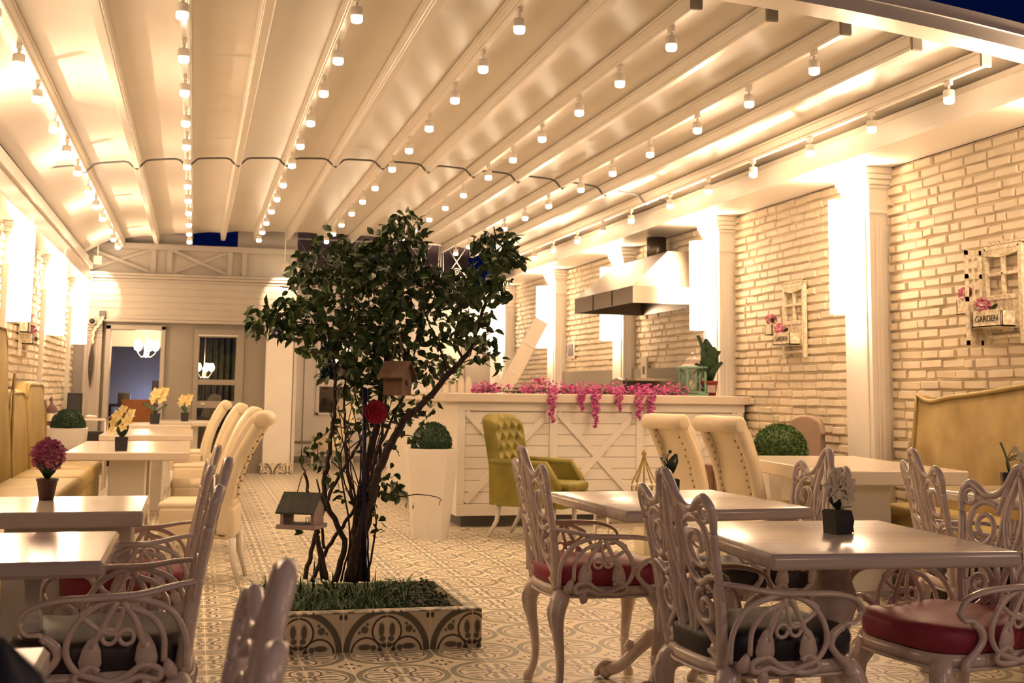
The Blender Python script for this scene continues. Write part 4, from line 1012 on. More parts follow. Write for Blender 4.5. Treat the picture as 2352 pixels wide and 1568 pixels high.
o = orchid(1.995, 3.56, R_(10), 'white orchid with dark roots in black pot on the nearest right table', [(-.035, -.02, .15, .042), (.01, -.03, .165, .036), (.035, -.02, .15, .036), (.012, -.035, .118, .034), (-.02, -.02, .185, .034), (-.03, -.03, .125, .03)], fm='ivory', leaves=((200, 60, .07, .022), (160, 70, .07, .02), (0, 18, .06, .010), (190, 75, .10, .02)))
rb = MB()
for k in range(9):
    rn = random.Random(k); x0 = .034; rb.tube(cr([(x0 - .01, -.01 + k * .003, .068), (x0 + .012, -.012 + k * .003, .066), (x0 + .018 + .004 * (k % 3), -.012 + k * .003, .04), (x0 + .012 + .005 * (k % 4), -.014 + k * .003, .012 * (k % 3) + .002)], 4), .0022, 5)
rb.build('aerial_roots', M['black'], o)
MB().ball((.008, -.01, .20), .008, 8, 6).build('bud', M['leaf'], o)
orchid(1.975, 4.93, R_(0), 'small orchid with two upright leaves in black pot on the rear table', [(-.028, -.01, .165, .02), (.03, .0, .145, .018)], fm='ivory', leaves=((25, 72, .115, .032), (155, 74, .10, .03)))
q = MB().tube(cr([(0, 0, .1), (-.01, 0, .16), (.002, 0, .185)], 4), .002, 5).ball((.003, 0, .187), .008, 8, 6)
tag(q.build('orchid_bud', M['black'], bpy.data.objects['potted_orchid.001']), None)
orchid(3.84, 5.20, R_(-25), 'white orchid with one tall leaf in dark pot on the marble table', [(.05, -.01, .155, .03), (.075, 0, .13, .028), (.03, 0, .185, .022), (.09, 0, .115, .024)], fm='ivory', leaves=((170, 84, .15, .03),))
orchid(4.05, 5.10, R_(-25), 'large cream orchid partly cut by the right edge of the picture', [(.03, -.02, .17, .045), (.06, -.02, .14, .04), (.02, 0, .21, .036), (.07, 0, .19, .036)], fm='ivory', leaves=((150, 60, .12, .028), (20, 50, .1, .03)))
orchid(-.463, 8.80, R_(0), 'tall pale yellow orchid in dark pot on the long left table', [(a * 1.3, b_, c, d * 1.15) for a, b_, c, d in FL] + [(-.05, -.02, .11, .034)], sc=1.25, leaves=((100, 80, .12, .035), (10, 75, .11, .02)))
orchid(-.43, 15.1, R_(0), 'yellow orchid in dark pot on a far left table before the doorway', [(a + .02, b_, c + .02, d * 1.5) for a, b_, c, d in FL[:4]], sc=1.7, leaves=((150, 40, .12, .04), (10, 45, .1, .04)))
orchid(-.10, 16.4, R_(0), 'yellow orchid in dark pot farthest back beside the glazed door', [(a, b_, c, d * 1.4) for a, b_, c, d in FL[:4]], sc=1.5, leaves=((120, 60, .1, .03),))
# pink flower head in brown pot
t = thing('potted_flower', 'pink hydrangea like flower in brown tapered pot on the left table', 'potted flower', (-.53, 5.04, .75))
MB().lathe([(.026, 0), (.038, .072), (.041, .072), (.041, .082), (.034, .082), (.03, .07), (.001, .07)], n=16).build('pot', M['pot'], t)
for a in (-20, 40, 100, 170, 230, 300):
    q = MB(); big_leaf(q, (0, 0, .075), (math.cos(R_(a)) * .6, math.sin(R_(a)) * .6, .8), .085, .024, .1); q.build('leaf', M['box'], t, fix=False)
q = MB().ball((0, 0, .165), .035, 12, 8); flower_bits(q, (0, 0, .17), .062, 420, .016); q.build('flower_head', M['pink'], t, fix=False)
MB().tube([(0, 0, .07), (0, 0, .15)], .004).build('stem', M['leaf'], t)

# ------------------------------------------------------------------ garden window plaques
def plaque(loc, rz, label, w_, h_, shutter=True, s=1.0):
    t = thing('garden_window_plaque', label, 'wall decoration', loc, rz, 'distressed garden window plaques'); m = M['shabby']
    W = w_ / 2
    b = MB()
    for sx in (-1, 1): b.box(sx * W - .022, -.03, 0, sx * W + .022, .0, h_ * .93, .004)
    b.box(-W, -.03, h_ * .9, W, 0, h_ * .95, .004).box(-W, -.028, h_ * .42, W, 0, h_ * .47, .004).box(-W, -.028, h_ * .655, W, 0, h_ * .685, .003).box(-.011, -.028, h_ * .45, .011, 0, h_ * .9, .003).box(-W, -.028, h_ * .06, W, 0, h_ * .09, .004).box(-W, -.02, h_ * .15, W, 0, h_ * .18)
    b.prism([(-W, h_ * .86), (-W * .5, h_ * .84), (0, h_ * .825), (W * .5, h_ * .84), (W, h_ * .86), (W, h_ * .9), (-W, h_ * .9)], -.036, -.02, 'y')
    b.build('window_frame', m, t)
    b = MB(); b.box(-W - .02, -.034, h_ * .95, W + .02, 0, h_ * .962)
    for k in range(7): x = -W * .75 + W * 1.5 * k / 6; b.prism([(x - .018, h_ * .96), (x + .018, h_ * .96), (x + .018, h_ * .985), (x + .006, h_ * .985), (x, h_ * 1.0), (x - .006, h_ * .985), (x - .018, h_ * .985)], -.02, -.012, 'y')
    b.build('crest', m, t)
    b = MB()
    for k in range(4): x0 = -W + .02 + (w_ - .04) * k / 4; b.box(x0 + .003, -.022, h_ * .16, x0 + (w_ - .04) / 4 - .003, -.004, h_ * .43, .002)
    b.build('plank_panel', m, t)
    if shutter:
        b = MB(); y0, y1 = -.15, -.03; x = -W - .03
        b.box(x - .008, y0, h_ * .0, x + .008, y0 + .02, h_ * .92).box(x - .008, y1 - .02, 0, x + .008, y1, h_ * .92)
        for zz_ in (.0, .42, .64, .87): b.box(x - .008, y0, h_ * zz_, x + .008, y1, h_ * (zz_ + .045))
        b.box(x - .006, (y0 + y1) / 2 - .006, h_ * .42, x + .006, (y0 + y1) / 2 + .006, h_ * .87).box(x - .005, y0 + .02, .02, x + .005, y1 - .02, h_ * .42)
        b.build('shutter', m, t)
    for (bx, bz, bw, lab) in ((-W - .13, h_ * .30, .13, 0), (-.03, h_ * .16, .30, 1)):
        y0 = -.13 if lab else -.11
        bb = MB().box(bx - bw / 2, y0, bz, bx + bw / 2, y0 + .012, bz + .11, .002).box(bx - bw / 2, y0, bz, bx - bw / 2 + .01, -.03, bz + .10).box(bx + bw / 2 - .01, y0, bz, bx + bw / 2, -.03, bz + .10).box(bx - bw / 2, y0, bz, bx + bw / 2, -.03, bz + .01).build('flower_box', m, t)
        if lab:
            cu_ = bpy.data.curves.new('lettering', 'FONT'); cu_.body = 'GARDEN'; cu_.size = .058; cu_.extrude = .001; cu_.align_x = 'CENTER'
            to = bpy.data.objects.new('lettering', cu_); C.objects.link(to); to.location = (0, 0, 0)
            me_ = bpy.data.meshes.new_from_object(to); me_.materials.clear(); me_.materials.append(M['letter']); bpy.data.objects.remove(to)
            to = bpy.data.objects.new('lettering', me_); C.objects.link(to); to.parent = bb; to.location = (bx, y0 - .002, bz + .035); to.rotation_euler = (PI / 2, 0, 0)
        q = MB(); flower_bits(q, (bx - (.07 if lab else 0), y0 + .03, bz + .14), .05, 110, .016); q.build('pink_flower', M['pink'], t, fix=False)
        q = MB()
        for k in range(5): big_leaf(q, (bx + .01 * k, y0 + .03, bz + .11), (.8 if lab else .5, -.3, .3 + .1 * k), .07, .014, .2)
        q.build('leaves', M['leaf'], t, fix=False)
    t.scale = (s, s, s); return t
plaque((5.02, 9.60, 1.50), -PI / 2, 'shabby garden window plaque with flower boxes between two right pillars', .36, .68, False)
plaque((5.02, 6.76, 1.52), -PI / 2, 'shabby garden window plaque with open shutter at the right edge', .36, .68)
plaque((-1.60, 12.35, 1.45), PI / 2, 'small shabby garden window plaque on the left brick wall', .40, .72, False)
# ------------------------------------------------------------------ tiled planter and rose tree
t = thing('tiled_planter', 'low tiled square planter in the floor around the rose tree', 'planter', (0, 0, 0))
px0, px1, py0, py1, ph = .27, 1.345, 5.70, 6.62, .178
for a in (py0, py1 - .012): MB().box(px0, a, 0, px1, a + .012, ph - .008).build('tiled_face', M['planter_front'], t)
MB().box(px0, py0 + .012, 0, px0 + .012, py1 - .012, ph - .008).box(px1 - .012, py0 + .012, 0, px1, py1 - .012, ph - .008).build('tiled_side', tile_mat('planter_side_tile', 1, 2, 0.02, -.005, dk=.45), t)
b = MB().box(px0 + .012, py0 + .012, .02, px0 + .06, py1 - .012, ph - .009).box(px1 - .06, py0 + .012, .02, px1 - .012, py1 - .012, ph - .009).box(px0 + .06, py0 + .012, .02, px1 - .06, py0 + .06, ph - .009).box(px0 + .06, py1 - .06, .02, px1 - .06, py1 - .012, ph - .009)
b.build('inner_wall', M['mortar'], t)
MB().box(px0, py0, ph - .008, px1, py0 + .07, ph, .002).box(px0, py1 - .07, ph - .008, px1, py1, ph, .002).box(px0, py0 + .07, ph - .008, px0 + .07, py1 - .07, ph, .002).box(px1 - .07, py0 + .07, ph - .008, px1, py1 - .07, ph, .002).build('rim', M['floor'], t)
def soilf(u, v): x = px0 + .06 + (px1 - px0 - .12) * u; y = py0 + .06 + (py1 - py0 - .12) * v; return (x, y, .125 + .03 * noise.noise(Vector((x * 8, y * 8, 0))) + .02 * math.exp(-((x - .8) ** 2 + (y - 6.2) ** 2) * 12))
MB().grid(soilf, 40, 40).build('soil', M['soil'], t, fix=False)
rn = random.Random(11); b = MB()
def blade(b, x, y, z, a, L_, W, lean, rn):
    c, s = math.cos(a), math.sin(a); n = 5; vs = []
    for i in range(n + 1):
        f = i / n; r = lean * L_ * f * f; h_ = L_ * f * (1 - .35 * lean * f); w_ = W * (1 - f) ** .7 + .0006
        vs += [(x + c * r - s * w_, y + s * r + c * w_, z + h_), (x + c * r + s * w_, y + s * r - c * w_, z + h_)]
    b.add(vs, [(2 * i, 2 * i + 1, 2 * i + 3, 2 * i + 2) for i in range(n)], True)
for _ in range(1700):
    x = px0 + .08 + rn.random() ** 1.25 * .74; y = rn.uniform(py0 + .08, py1 - .08)
    if x > .95 and rn.random() < .6: continue
    blade(b, x, y, .12, rn.uniform(0, 2 * PI), rn.uniform(.05, .13), rn.uniform(.003, .006), rn.uniform(.1, .9), rn)
for _ in range(26):
    blade(b, rn.uniform(px0 + .07, px0 + .45), rn.uniform(py0 + .2, py1 - .1), .12, rn.uniform(PI * .6, PI * 1.5), rn.uniform(.18, .30), .008, rn.uniform(.5, 1.1), rn)
for x, a in ((1.1, .4), (1.05, 2.5), (1.0, .1), (1.12, 1.2)):
    for _ in range(6): blade(b, x, 6.45, .13, a + rn.uniform(-.6, .6), rn.uniform(.08, .16), .006, .7, rn)
tag(b.build('grass', M['grass'], fix=False), 'tangled green grass growing in the tiled planter under the tree', 'grass', kind='stuff')
b = MB()
for _ in range(900):
    p = (rn.uniform(.95, px1 - .1), rn.uniform(py0 + .1, py1 - .08), .14 + rn.random() ** 2 * .06); flower_bits(b, p, .012, 1, .012, 1, rn)
tag(b.build('ground_cover', M['box'], fix=False), 'dark leafy ground cover at the right side of the tiled planter', 'ground cover', kind='stuff')

t = thing('rose_tree', 'leafy climbing rose tree with one red bloom growing in the planter', 'tree', (.82, 6.15, .12)); T0 = Vector((.82, 6.15, .12))
def tp(px, py, y=6.15): return at(px, py, Y=y) - T0
rn = random.Random(21)
def stem(b, pts, r0, r1, y0=6.15, y1=6.15, k=6, wob=.006):
    n = len(pts); P3 = [tp(p[0], p[1], y0 + (y1 - y0) * i / (n - 1)) for i, p in enumerate(pts)]; P3 = cr(P3, k)
    P3 = [p + Vector((rn.uniform(-wob, wob), rn.uniform(-wob, wob), 0)) for p in P3]
    b.tube(P3, lerp_list([r0, r1], len(P3)), 7); return P3
stems = [
 ([(812, 1335), (818, 1230), (835, 1120), (858, 1010), (880, 880), (898, 740), (915, 620), (930, 500)], .030, .005, 6.2, 6.15),
 ([(800, 1335), (822, 1240), (850, 1150), (882, 1050), (930, 965), (975, 925), (1030, 860), (1078, 812)], .026, .013, 6.1, 5.95),
 ([(1078, 812), (1100, 740), (1128, 660), (1140, 590), (1135, 520)], .012, .003, 5.95, 5.95),
 ([(1030, 860), (1010, 800), (985, 740), (960, 660)], .007, .002, 5.98, 6.1),
 ([(1060, 830), (1050, 760), (1070, 680), (1090, 600)], .007, .003, 5.95, 6.0),
 ([(770, 1335), (790, 1240), (745, 1140), (757, 1040), (768, 940), (770, 860), (762, 815), (745, 780), (700, 700)], .016, .003, 6.1, 6.2),
 ([(766, 815), (800, 760), (812, 690), (790, 600)], .008, .003, 6.2, 6.3),
 ([(740, 1330), (728, 1230), (712, 1150), (700, 1085)], .010, .007, 6.0, 6.0),
 ([(745, 1260), (738, 1180), (728, 1100)], .008, .004, 6.02, 6.05),
 ([(700, 1330), (716, 1270), (732, 1205), (765, 1120), (800, 1060), (838, 985), (850, 940)], .012, .006, 6.0, 6.2),
 ([(752, 1330), (735, 1255), (728, 1215)], .011, .010, 5.98, 5.98),
 ([(715, 1335), (760, 1245), (800, 1190), (850, 1120)], .011, .008, 6.2, 6.1),
 ([(805, 1330), (850, 1200), (868, 1100), (876, 1000), (890, 900)], .012, .006, 6.15, 6.2),
 ([(830, 1330), (820, 1200), (800, 1100), (795, 1000), (790, 900), (800, 800)], .010, .004, 6.2, 6.25),
 ([(825, 1300), (840, 1180), (860, 1060), (900, 960), (930, 900), (950, 830), (960, 760)], .010, .003, 6.1, 6.1),
 ([(850, 990), (820, 920), (812, 840), (840, 760), (850, 660)], .006, .002, 6.2, 6.25),
 ([(900, 720), (850, 650), (800, 600)], .005, .002, 6.15, 6.3), ([(905, 700), (960, 640), (1010, 600)], .005, .002, 6.15, 6.2),
 ([(745, 780), (690, 740), (640, 745), (600, 730)], .004, .0015, 6.2, 6.15), ([(915, 620), (940, 540), (960, 500)], .004, .0015, 6.15, 6.1),
 ([(870, 1130), (920, 1140), (960, 1135), (1008, 1143), (1010, 1160)], .0035, .0015, 6.0, 5.85), ([(765, 1130), (735, 1060), (720, 1000)], .003, .0012, 6, 5.9),
 ([(760, 1060), (810, 1100), (850, 1160)], .003, .002, 6, 6.1), ([(880, 1050), (905, 1000), (925, 960)], .004, .002, 6, 6), ([(1100, 740), (1130, 760), (1150, 790)], .003, .001, 5.95, 5.9),
 ([(700, 1085), (690, 1060), (696, 1020)], .004, .0015, 6.0, 5.95), ([(770, 860), (820, 880), (860, 850), (900, 860)], .005, .002, 6.2, 6.1)]
b = MB(); tips = []
for s in stems: tips.append(stem(b, *s[:5]))
for _ in range(16): x0 = rn.uniform(780, 850); stem(b, [(x0, 1335), (x0 + rn.uniform(-20, 25), 1220), (x0 + rn.uniform(-40, 60), rn.uniform(1020, 1120)), (x0 + rn.uniform(-70, 90), rn.uniform(900, 1000))], .006, .002, rn.uniform(6.05, 6.3), rn.uniform(6, 6.3), 5, .004)
for _ in range(60):
    s = rn.choice(tips[:7] + tips[13:18]); p = s[rn.randrange(len(s) // 2, len(s))]; d = Vector((rn.uniform(-1, 1), rn.uniform(-.8, .8), rn.uniform(-.1, 1))).normalized()
    L_ = rn.uniform(.10, .26); b.tube(cr([p, p + d * L_ * .5 + Vector((0, 0, .02)), p + d * L_ - Vector((0, 0, .02))], 4), [.003] * 4 + [.0025] * 4 + [.0012], 5)
b.build('branches', M['bark'], t, fix=False)
MB().tube([tp(838, 1335, 6.05), tp(836, 1100, 6.05), tp(838, 890, 6.05)], .011, 8).build('support_stake', M['blue'], t)
# leaves
CL = [(930, 505, 32, 26), (955, 540, 22, 14), (895, 555, 45, 50), (850, 590, 40, 50), (945, 585, 45, 50), (760, 590, 60, 80), (710, 620, 40, 45), (800, 640, 70, 110), (860, 660, 70, 120), (930, 650, 70, 120), (985, 660, 50, 60),
      (1145, 560, 42, 62), (1165, 590, 28, 32), (1105, 560, 22, 14), (1110, 630, 55, 80), (1080, 690, 70, 95), (1150, 660, 30, 30), (1040, 650, 40, 36), (1020, 740, 60, 50), (1090, 770, 50, 50), (690, 690, 45, 60), (640, 735, 36, 44), (600, 722, 28, 34), (585, 760, 16, 9), (660, 760, 30, 18), (735, 720, 60, 90),
      (790, 770, 60, 80), (850, 760, 60, 85), (910, 740, 60, 80), (960, 790, 55, 60), (700, 780, 30, 18), (760, 830, 40, 30), (830, 830, 45, 50), (890, 820, 45, 45), (820, 880, 40, 40), (870, 890, 40, 30), (950, 860, 40, 30), (1000, 840, 40, 26), (1120, 800, 24, 16), (1140, 830, 14, 6), (920, 930, 40, 30), (860, 960, 40, 24), (980, 930, 30, 16), (955, 980, 30, 10),
      (720, 1040, 32, 12), (770, 1010, 40, 16), (800, 960, 30, 10), (760, 1090, 30, 10), (890, 1110, 32, 26), (850, 1130, 30, 22), (915, 1125, 16, 8), (860, 1200, 30, 14), (700, 1040, 14, 6), (940, 1160, 10, 2), (885, 1040, 30, 10), (950, 1010, 18, 6), (790, 1150, 30, 8), (695, 1210, 12, 4), (1185, 600, 14, 8), (830, 1000, 40, 16)]
rn = random.Random(5); lb = MB(); ld = MB()
def leaf(b, c, rn, s):
    d = Vector((rn.uniform(-1, 1), rn.uniform(-1, 1), rn.uniform(-1.3, .35))).normalized(); sd = d.cross(Vector((rn.uniform(-1, 1), rn.uniform(-1, 1), rn.uniform(-.3, 1)))).normalized(); nn = sd.cross(d)
    L_ = s; W = s * .33; f = nn * (.10 * s)
    vs = [c, c + d * L_ * .28 + sd * W * .85 + f, c + d * L_ * .62 + sd * W * .8 + f, c + d * L_ - nn * .06 * s, c + d * L_ * .62 - sd * W * .8 + f, c + d * L_ * .28 - sd * W * .85 + f, c + d * L_ * .5]
    b.add(vs, [(0, 1, 6), (1, 2, 6), (2, 3, 6), (3, 4, 6), (4, 5, 6), (5, 0, 6)], False)
for (cx, cy, r, n) in CL:
    dep = r / 460 * 1.0; yc = 6.15 + (-.18 if cx > 1050 and cy < 850 else 0)
    for _ in range(int(n * 1.3)):
        a = rn.uniform(0, 2 * PI); q = r * math.sqrt(rn.random()); p = tp(cx + q * math.cos(a), cy + q * math.sin(a), yc + rn.uniform(-1, 1) * max(.08, dep * 1.6))
        leaf(lb if rn.random() < .8 else ld, p, rn, rn.uniform(.042, .070) if cy < 900 else rn.uniform(.032, .055))
lb.build('foliage', M['leaf'], t, fix=False); ld.build('light_foliage', M['boxl'], t, fix=False)
q = MB(); c = tp(863, 946, 5.86)
for lay, (r, n) in enumerate(((.056, 16), (.046, 14), (.034, 10), (.02, 7))):
    for k in range(n):
        a = 2 * PI * k / n + lay * .3; d = Vector((math.cos(a), -.25 - .25 * lay, math.sin(a))).normalized(); sd = d.cross(Vector((0, 1, 0))).normalized()
        p = c + Vector((0, -.010 * lay, 0)); q.add([p, p + d * r * .5 + sd * r * .38, p + d * r + sd * r * .22 + Vector((0, .008, 0)), p + d * r * 1.04 - sd * r * .05, p + d * r - sd * r * .28 + Vector((0, .008, 0)), p + d * r * .5 - sd * r * .38], [(0, 1, 2, 3), (0, 3, 4, 5)], True)
q.ball(c, .028, 10, 8); q.build('rose_bloom', M['rose'], t, fix=False)

# birdhouses and eye bead hanging in the tree
def bhouse(loc, rz, label, wall, roof, w_, d_, h_, open_=False, hang=.15):
    t = thing('birdhouse', label, 'birdhouse', loc, rz)
    if open_:
        MB().box(-w_ / 2 - .02, -d_ / 2 - .02, 0, w_ / 2 + .02, d_ / 2 + .02, .02, .002).build('floor_board', M[wall], t)
        for sx in (-1, 1): MB().prism([(-d_ / 2, .02), (d_ / 2, .02), (d_ / 2, h_), (0, h_ + d_ * .42), (-d_ / 2, h_)], sx * (w_ / 2) - .008, sx * (w_ / 2) + .008, 'x').build('end_wall', M[wall], t)
        MB().tube([(.02, 0, .02), (.02, 0, .05)], .002).tube([(.035, 0, .02), (.035, 0, .05)], .002).build('perch', M['bark'], t)
    else:
        MB().box(-w_ / 2, -d_ / 2, 0, w_ / 2, d_ / 2, h_).prism([(-w_ / 2 + .004, h_), (w_ / 2 - .004, h_), (w_ / 2 - .004, h_ + .001), (-w_ / 2 + .004, h_ + .001)], -d_ / 2, d_ / 2, 'y').build('house_body', M[wall], t)
        MB().prism([(-d_ / 2, h_), (d_ / 2, h_), (0, h_ + d_ * .45)], -w_ / 2, w_ / 2, 'x').build('gable', M[wall], t)
        MB().lathe([(.014, 0), (.014, .003), (.001, .003)], n=14).xf(Matrix.Translation((w_ / 2 + .0005, 0, h_ * .55)) @ Matrix.Rotation(PI / 2, 4, 'Y')).build('entrance_hole', M['black'], t)
    for s in (-1, 1):
        v = [(-w_ / 2 - .02, 0, h_ + d_ * .47), (w_ / 2 + .02, 0, h_ + d_ * .47), (w_ / 2 + .02, s * (d_ / 2 + .03), h_ - .03 + .0), (-w_ / 2 - .02, s * (d_ / 2 + .03), h_ - .03)]
        MB().add(v + [(a, b_, c_ + .008) for a, b_, c_ in v], [(0, 1, 2, 3), (4, 5, 6, 7), (0, 1, 5, 4), (1, 2, 6, 5), (2, 3, 7, 6), (3, 0, 4, 7)]).build('roof_panel', M[roof], t)
    MB().tube(cr([(-.03, 0, h_ + d_ * .47), (0, 0, h_ + d_ * .47 + hang), (.03, 0, h_ + d_ * .47)], 5), .0025).build('hanging_cord', M['bhouse'], t)
bhouse(tuple(at(912, 908, Y=5.84)), R_(-35), 'closed brown wooden birdhouse with round hole hanging inside the tree', 'bhouse', 'bhouse', .10, .10, .11, hang=.16)
bhouse(tuple(at(693, 1212, Y=5.86)), R_(-28), 'open pale birdhouse feeder with grey roof hanging low on the tree', 'bhwhite', 'slate', .15, .12, .10, True, hang=.09)
t = thing('eye_bead', 'round blue eye bead hanging from the left branch of the tree', 'ornament', tuple(at(635, 765, Y=6.02)))
MB().ball((0, 0, 0), .022, 16, 10, (1, .5, 1)).build('bead', M['blue'], t)
MB().lathe([(.008, 0), (.008, .002), (.001, .002)], n=14).xf(Matrix.Translation((0, -.012, 0)) @ Matrix.Rotation(PI / 2, 4, 'X')).build('eye_white', M['ivory'], t)
MB().tube([(0, 0, .02), (-.004, 0, .10)], .0015).build('hanging_cord', M['black'], t)

# ------------------------------------------------------------------ small furnishings
# white fretwork candle table and gold ornament between the chairs
tb = thing('fretwork_side_table', 'low white side table with pierced fretwork apron by the bar counter', 'side table', (3.05, 8.35, 0))
MB().box(-.24, -.16, .40, .24, .16, .42, .004).build('tabletop', M['gloss'], tb)
for sy in (-.155, .155):
    b = MB().box(-.23, sy - .006, .375, .23, sy + .006, .40).box(-.23, sy - .006, .255, .23, sy + .006, .275)
    for k in range(24): x = -.22 + k * .0185; b.tube([(x, sy, .275), (x + .03, sy, .375)], .004, 4).tube([(x + .03, sy, .275), (x, sy, .375)], .004, 4)
    b.build('fretwork_apron', M['gloss'], tb)
for sx, sy in ((1, 1), (1, -1), (-1, 1), (-1, -1)): MB().tube([(sx * .22, sy * .14, .40), (sx * .22, sy * .14, .1), (sx * .235, sy * .15, 0)], [.012, .011, .008], 6).build('leg', M['gloss'], tb)
t = thing('ornamental_cage', 'small gilded peaked cage ornament on the fretwork side table', 'ornament', (3.15, 8.35, .42))
MB().lathe([(.10, 0), (.11, .02), (.10, .03)], n=16).lathe([(.085, .10), (.10, .11), (.085, .12)], n=16).build('base', M['ivory'], t)
b = MB()
for k in range(10): a = 2 * PI * k / 10; b.tube(cr([(.09 * math.cos(a), .09 * math.sin(a), .02), (.09 * math.cos(a), .09 * math.sin(a), .12), (.05 * math.cos(a), .05 * math.sin(a), .20), (.012 * math.cos(a), .012 * math.sin(a), .29)], 4), .005, 5)
b.lathe([(.02, .28), (.012, .31), (.02, .33), (.001, .37)], n=10); b.build('cage_bars', M['gold'], t)
t = thing('ornamental_lantern', 'white openwork lantern stand glimpsed between the two cream scroll back chairs', 'ornament', (3.55, 8.55, 0))
MB().box(-.08, -.08, 0, .08, .08, .03).tube([(0, 0, .03), (0, 0, .55)], .015).build('stand', M['gloss'], t)
b = MB()
for k in range(8): a = 2 * PI * k / 8; b.tube(cr([(.07 * math.cos(a), .07 * math.sin(a), .55), (.10 * math.cos(a), .10 * math.sin(a), .65), (.07 * math.cos(a), .07 * math.sin(a), .78), (.01 * math.cos(a), .01 * math.sin(a), .88)], 4), .006, 5)
b.build('openwork_bars', M['gloss'], t)
t = thing('stand_box', 'cream box stand with square opening beside the fretwork side table', 'stand', (3.36, 8.72, 0))
b = MB().box(-.11, -.1, 0, -.06, .1, .36).box(.06, -.1, 0, .11, .1, .36).box(-.06, -.1, .26, .06, .1, .36).box(-.06, -.1, 0, .06, .1, .12)
b.build('box_frame', M['ivory'], t)
# brown wooden panel cabinet behind the big white table
t = thing('wooden_cabinet', 'low brown wooden cabinet under the far side of the big white table', 'cabinet', (at(1752, 1110, Y=8.8).x - .12, 8.98, 0))
MB().box(-.30, -.16, .04, .30, .16, .64, .006).build('cabinet_body', M['bhouse'], t)
MB().box(-.28, -.175, .08, -.01, -.16, .60, .003).build('door', M['bhouse'], t); MB().box(.01, -.175, .08, .28, -.16, .60, .003).build('door', M['bhouse'], t)

# left far corner: serving cart, black bin, speaker, bottles
t = thing('serving_cart', 'small white metal cart with curved handle in the far left corner', 'cart', (-1.10, 14.6, 0))
for z in (.80, .42): MB().box(-.17, -.2, z, .17, .2, z + .02, .004).build('shelf', M['gloss'], t)
for sx, sy in ((1, 1), (1, -1), (-1, 1), (-1, -1)): MB().tube([(sx * .16, sy * .19, .82), (sx * .16, sy * .19, .04)], .010, 6).build('leg', M['gloss'], t)
MB().tube(cr([(.16, -.19, .82), (.22, -.19, .84), (.26, -.19, .78), (.27, -.19, .6)], 5), .009, 6).build('handle', M['bhouse'], t)
MB().ball((0, -.1, .845), .05, 10, 6, (1.4, 1, .35)).build('plate', M['gloss'], t)
tag(MB().box(-1.24, 14.45, .44, -.97, 14.7, .68, .01).build('black_crate', M['black']), 'black crate on the lower shelf of the small white cart', 'crate')
t = thing('loudspeaker', 'tall black loudspeaker standing behind the left boxwood ball', 'speaker', (-1.44, 16.3, 0))
MB().box(-.085, -.08, .66, .085, .08, 1.10, .006).build('speaker_box', M['black'], t); MB().box(-.07, -.086, .69, .07, -.08, 1.07).build('grille', M['navy'], t)
MB().tube([(0, 0, 0), (0, 0, .66)], .015).build('pole', M['black'], t); MB().lathe([(.15, 0), (.15, .015), (.02, .03)], n=14).build('base', M['black'], t)
t = thing('bottle_shelf', 'small shelf board carrying the dark bottles by the left wall', 'shelf', (-1.47, 14.2, 0)); MB().box(-.09, -.35, .74, .09, .3, .76).build('shelf_board', M['white'], t); MB().box(-.07, -.3, 0, .07, .25, .74).build('cabinet_body', M['white'], t)
for k, (x, y, lean, lab) in enumerate(((-1.47, 13.95, 0, 'dark bottle, leftmost of three above the left boxwood ball'), (-1.44, 14.15, -.45, 'dark bottle leaning left, middle of three above the left boxwood ball'), (-1.42, 14.35, -.35, 'dark bottle leaning left, nearest the loudspeaker'))):
    t = thing('wine_bottle', lab, 'bottle', (x, y, .76), 0, 'bottles by the left wall'); t.rotation_euler = (0, lean, 0)
    MB().lathe([(.034, 0), (.036, .01), (.036, .17), (.028, .20), (.013, .23), (.012, .27), (.015, .285), (.013, .30)], n=14).build('bottle_glass', M['pot'], t)
    MB().lathe([(.037, .05), (.037, .13)], n=14, cap=False).build('bottle_label', M['ivory'], t)
# security camera and carved bracket on the facade
t = thing('security_camera', 'small round dark security camera on the left end of the facade', 'camera', tuple(at(213, 738, Y=17.42)))
MB().lathe([(.05, 0), (.05, .09), (.03, .10)], n=16).xf(Matrix.Rotation(PI / 2, 4, 'X')).build('housing', M['gloss'], t)
MB().ball((0, -.10, 0), .038, 14, 8).build('lens_dome', M['black'], t); MB().box(-.02, 0, -.02, .02, .09, .08).build('mount', M['gloss'], t)
t = thing('hanging_ornament', 'carved twisted ornament hanging from the facade beam beside the doorway', 'ornament', tuple(at(235, 722, Y=17.40)))
a0 = at(235, 722, Y=17.40)
def rel(px, py): return at(px, py, Y=17.40) - a0
MB().box(-.04, -.03, -.02, .04, .09, .05).build('hook_block', M['beamgrey'], t)
MB().tube([p + Vector((.012 * math.cos(i * 1.9), .012 * math.sin(i * 1.9), 0)) for i, p in enumerate(cr([rel(238, 724), rel(230, 742), rel(216, 760), rel(212, 790)], 7))], .02, 6).build('twisted_cord', M['ivory'], t)
MB().tube(cr([rel(212, 790), rel(208, 840), rel(206, 890)], 6), lerp_list([.008, .035, .03, .004], 13), 8).build('dark_pendant', M['bark'], t)
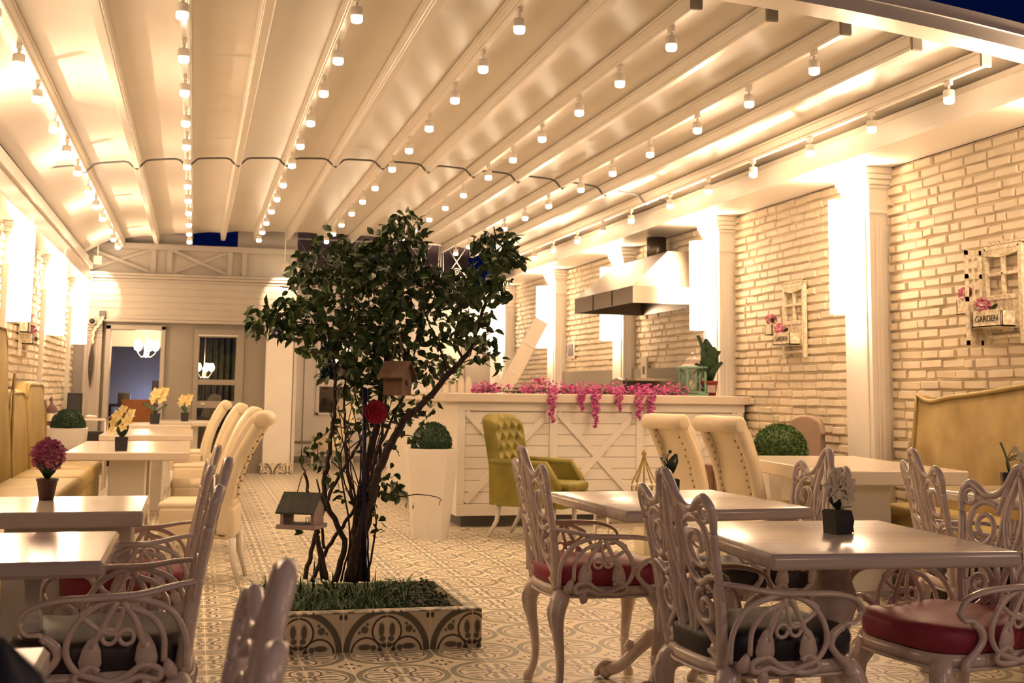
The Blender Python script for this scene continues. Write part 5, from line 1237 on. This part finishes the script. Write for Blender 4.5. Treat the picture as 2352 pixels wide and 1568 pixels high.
# room beyond the doorway
t = thing('leather_chair', 'tan leather chair back seen inside the open doorway', 'chair', (-.72, 18.35, 0), R_(8))
MB().prism([(-.22, .42), (-.27, 1.0), (.20, 1.0), (.22, .42)], -.03, .03, 'y').build('backrest', M['leather'], t); MB().box(-.22, 0, .40, .22, .42, .46, .02).build('seat', M['leather'], t)
for sx, sy in ((1, 0.02), (1, .38), (-1, .02), (-1, .38)): MB().box(sx * .19 - .015, sy - .015, 0, sx * .19 + .015, sy + .015, .40).build('leg', M['bhouse'], t)
t = thing('desk', 'dark desk inside the room behind the open doorway', 'desk', (-.75, 19.6, 0)); MB().box(-.5, -.3, .88, .5, .3, .92).build('desktop', M['black'], t); MB().box(-.48, -.25, 0, -.44, .25, .88).box(.44, -.25, 0, .48, .25, .88).build('side_panel', M['black'], t)
t = thing('computer_monitor', 'black computer monitor back at the right side of the doorway view', 'monitor', (-.46, 19.5, .92)); MB().box(-.16, -.02, .04, .16, .02, .36, .008).build('screen_back', M['black'], t); MB().box(-.06, -.05, 0, .06, .05, .015).box(-.02, -.01, .01, .02, .01, .1).build('stand', M['black'], t)
t = thing('till_box', 'small dark box on the desk at the left of the doorway view', 'box', (-1.02, 19.5, .92)); MB().box(-.09, -.06, 0, .09, .06, .17, .006).build('box_body', M['steeldark'], t)
# dark bag at the bottom left corner
t = thing('dark_bag', 'dark navy soft bag in the bottom left corner beside a white table', 'bag', tuple(Vector((at(0, 1500, Y=1.32).x, 1.32, at(30, 1462, Y=1.32).z - .80))))
def bagf(u, v):
    a = 2 * PI * u; z = .40 + .40 * v; r = (.075 * (1 - v ** 5 * .75) + .02 * math.sin(3 * a + 4 * v)) * (1 if v < .999 else .1)
    return (r * math.cos(a) * .9, r * math.sin(a) * .6, z)
q = MB().grid(bagf, 28, 12); q.f.append(tuple(range(28))); q.sm.append(False); q.build('bag_body', M['navy'], t)
zf = -t.location.z; MB().box(-.18, -.14, .36, .18, .14, .40, .01).box(-.16, -.12, zf, -.13, -.09, .36).box(.13, -.12, zf, .16, -.09, .36).box(-.16, .09, zf, -.13, .12, .36).box(.13, .09, zf, .16, .12, .36).build('stool_base', M['white'], t)
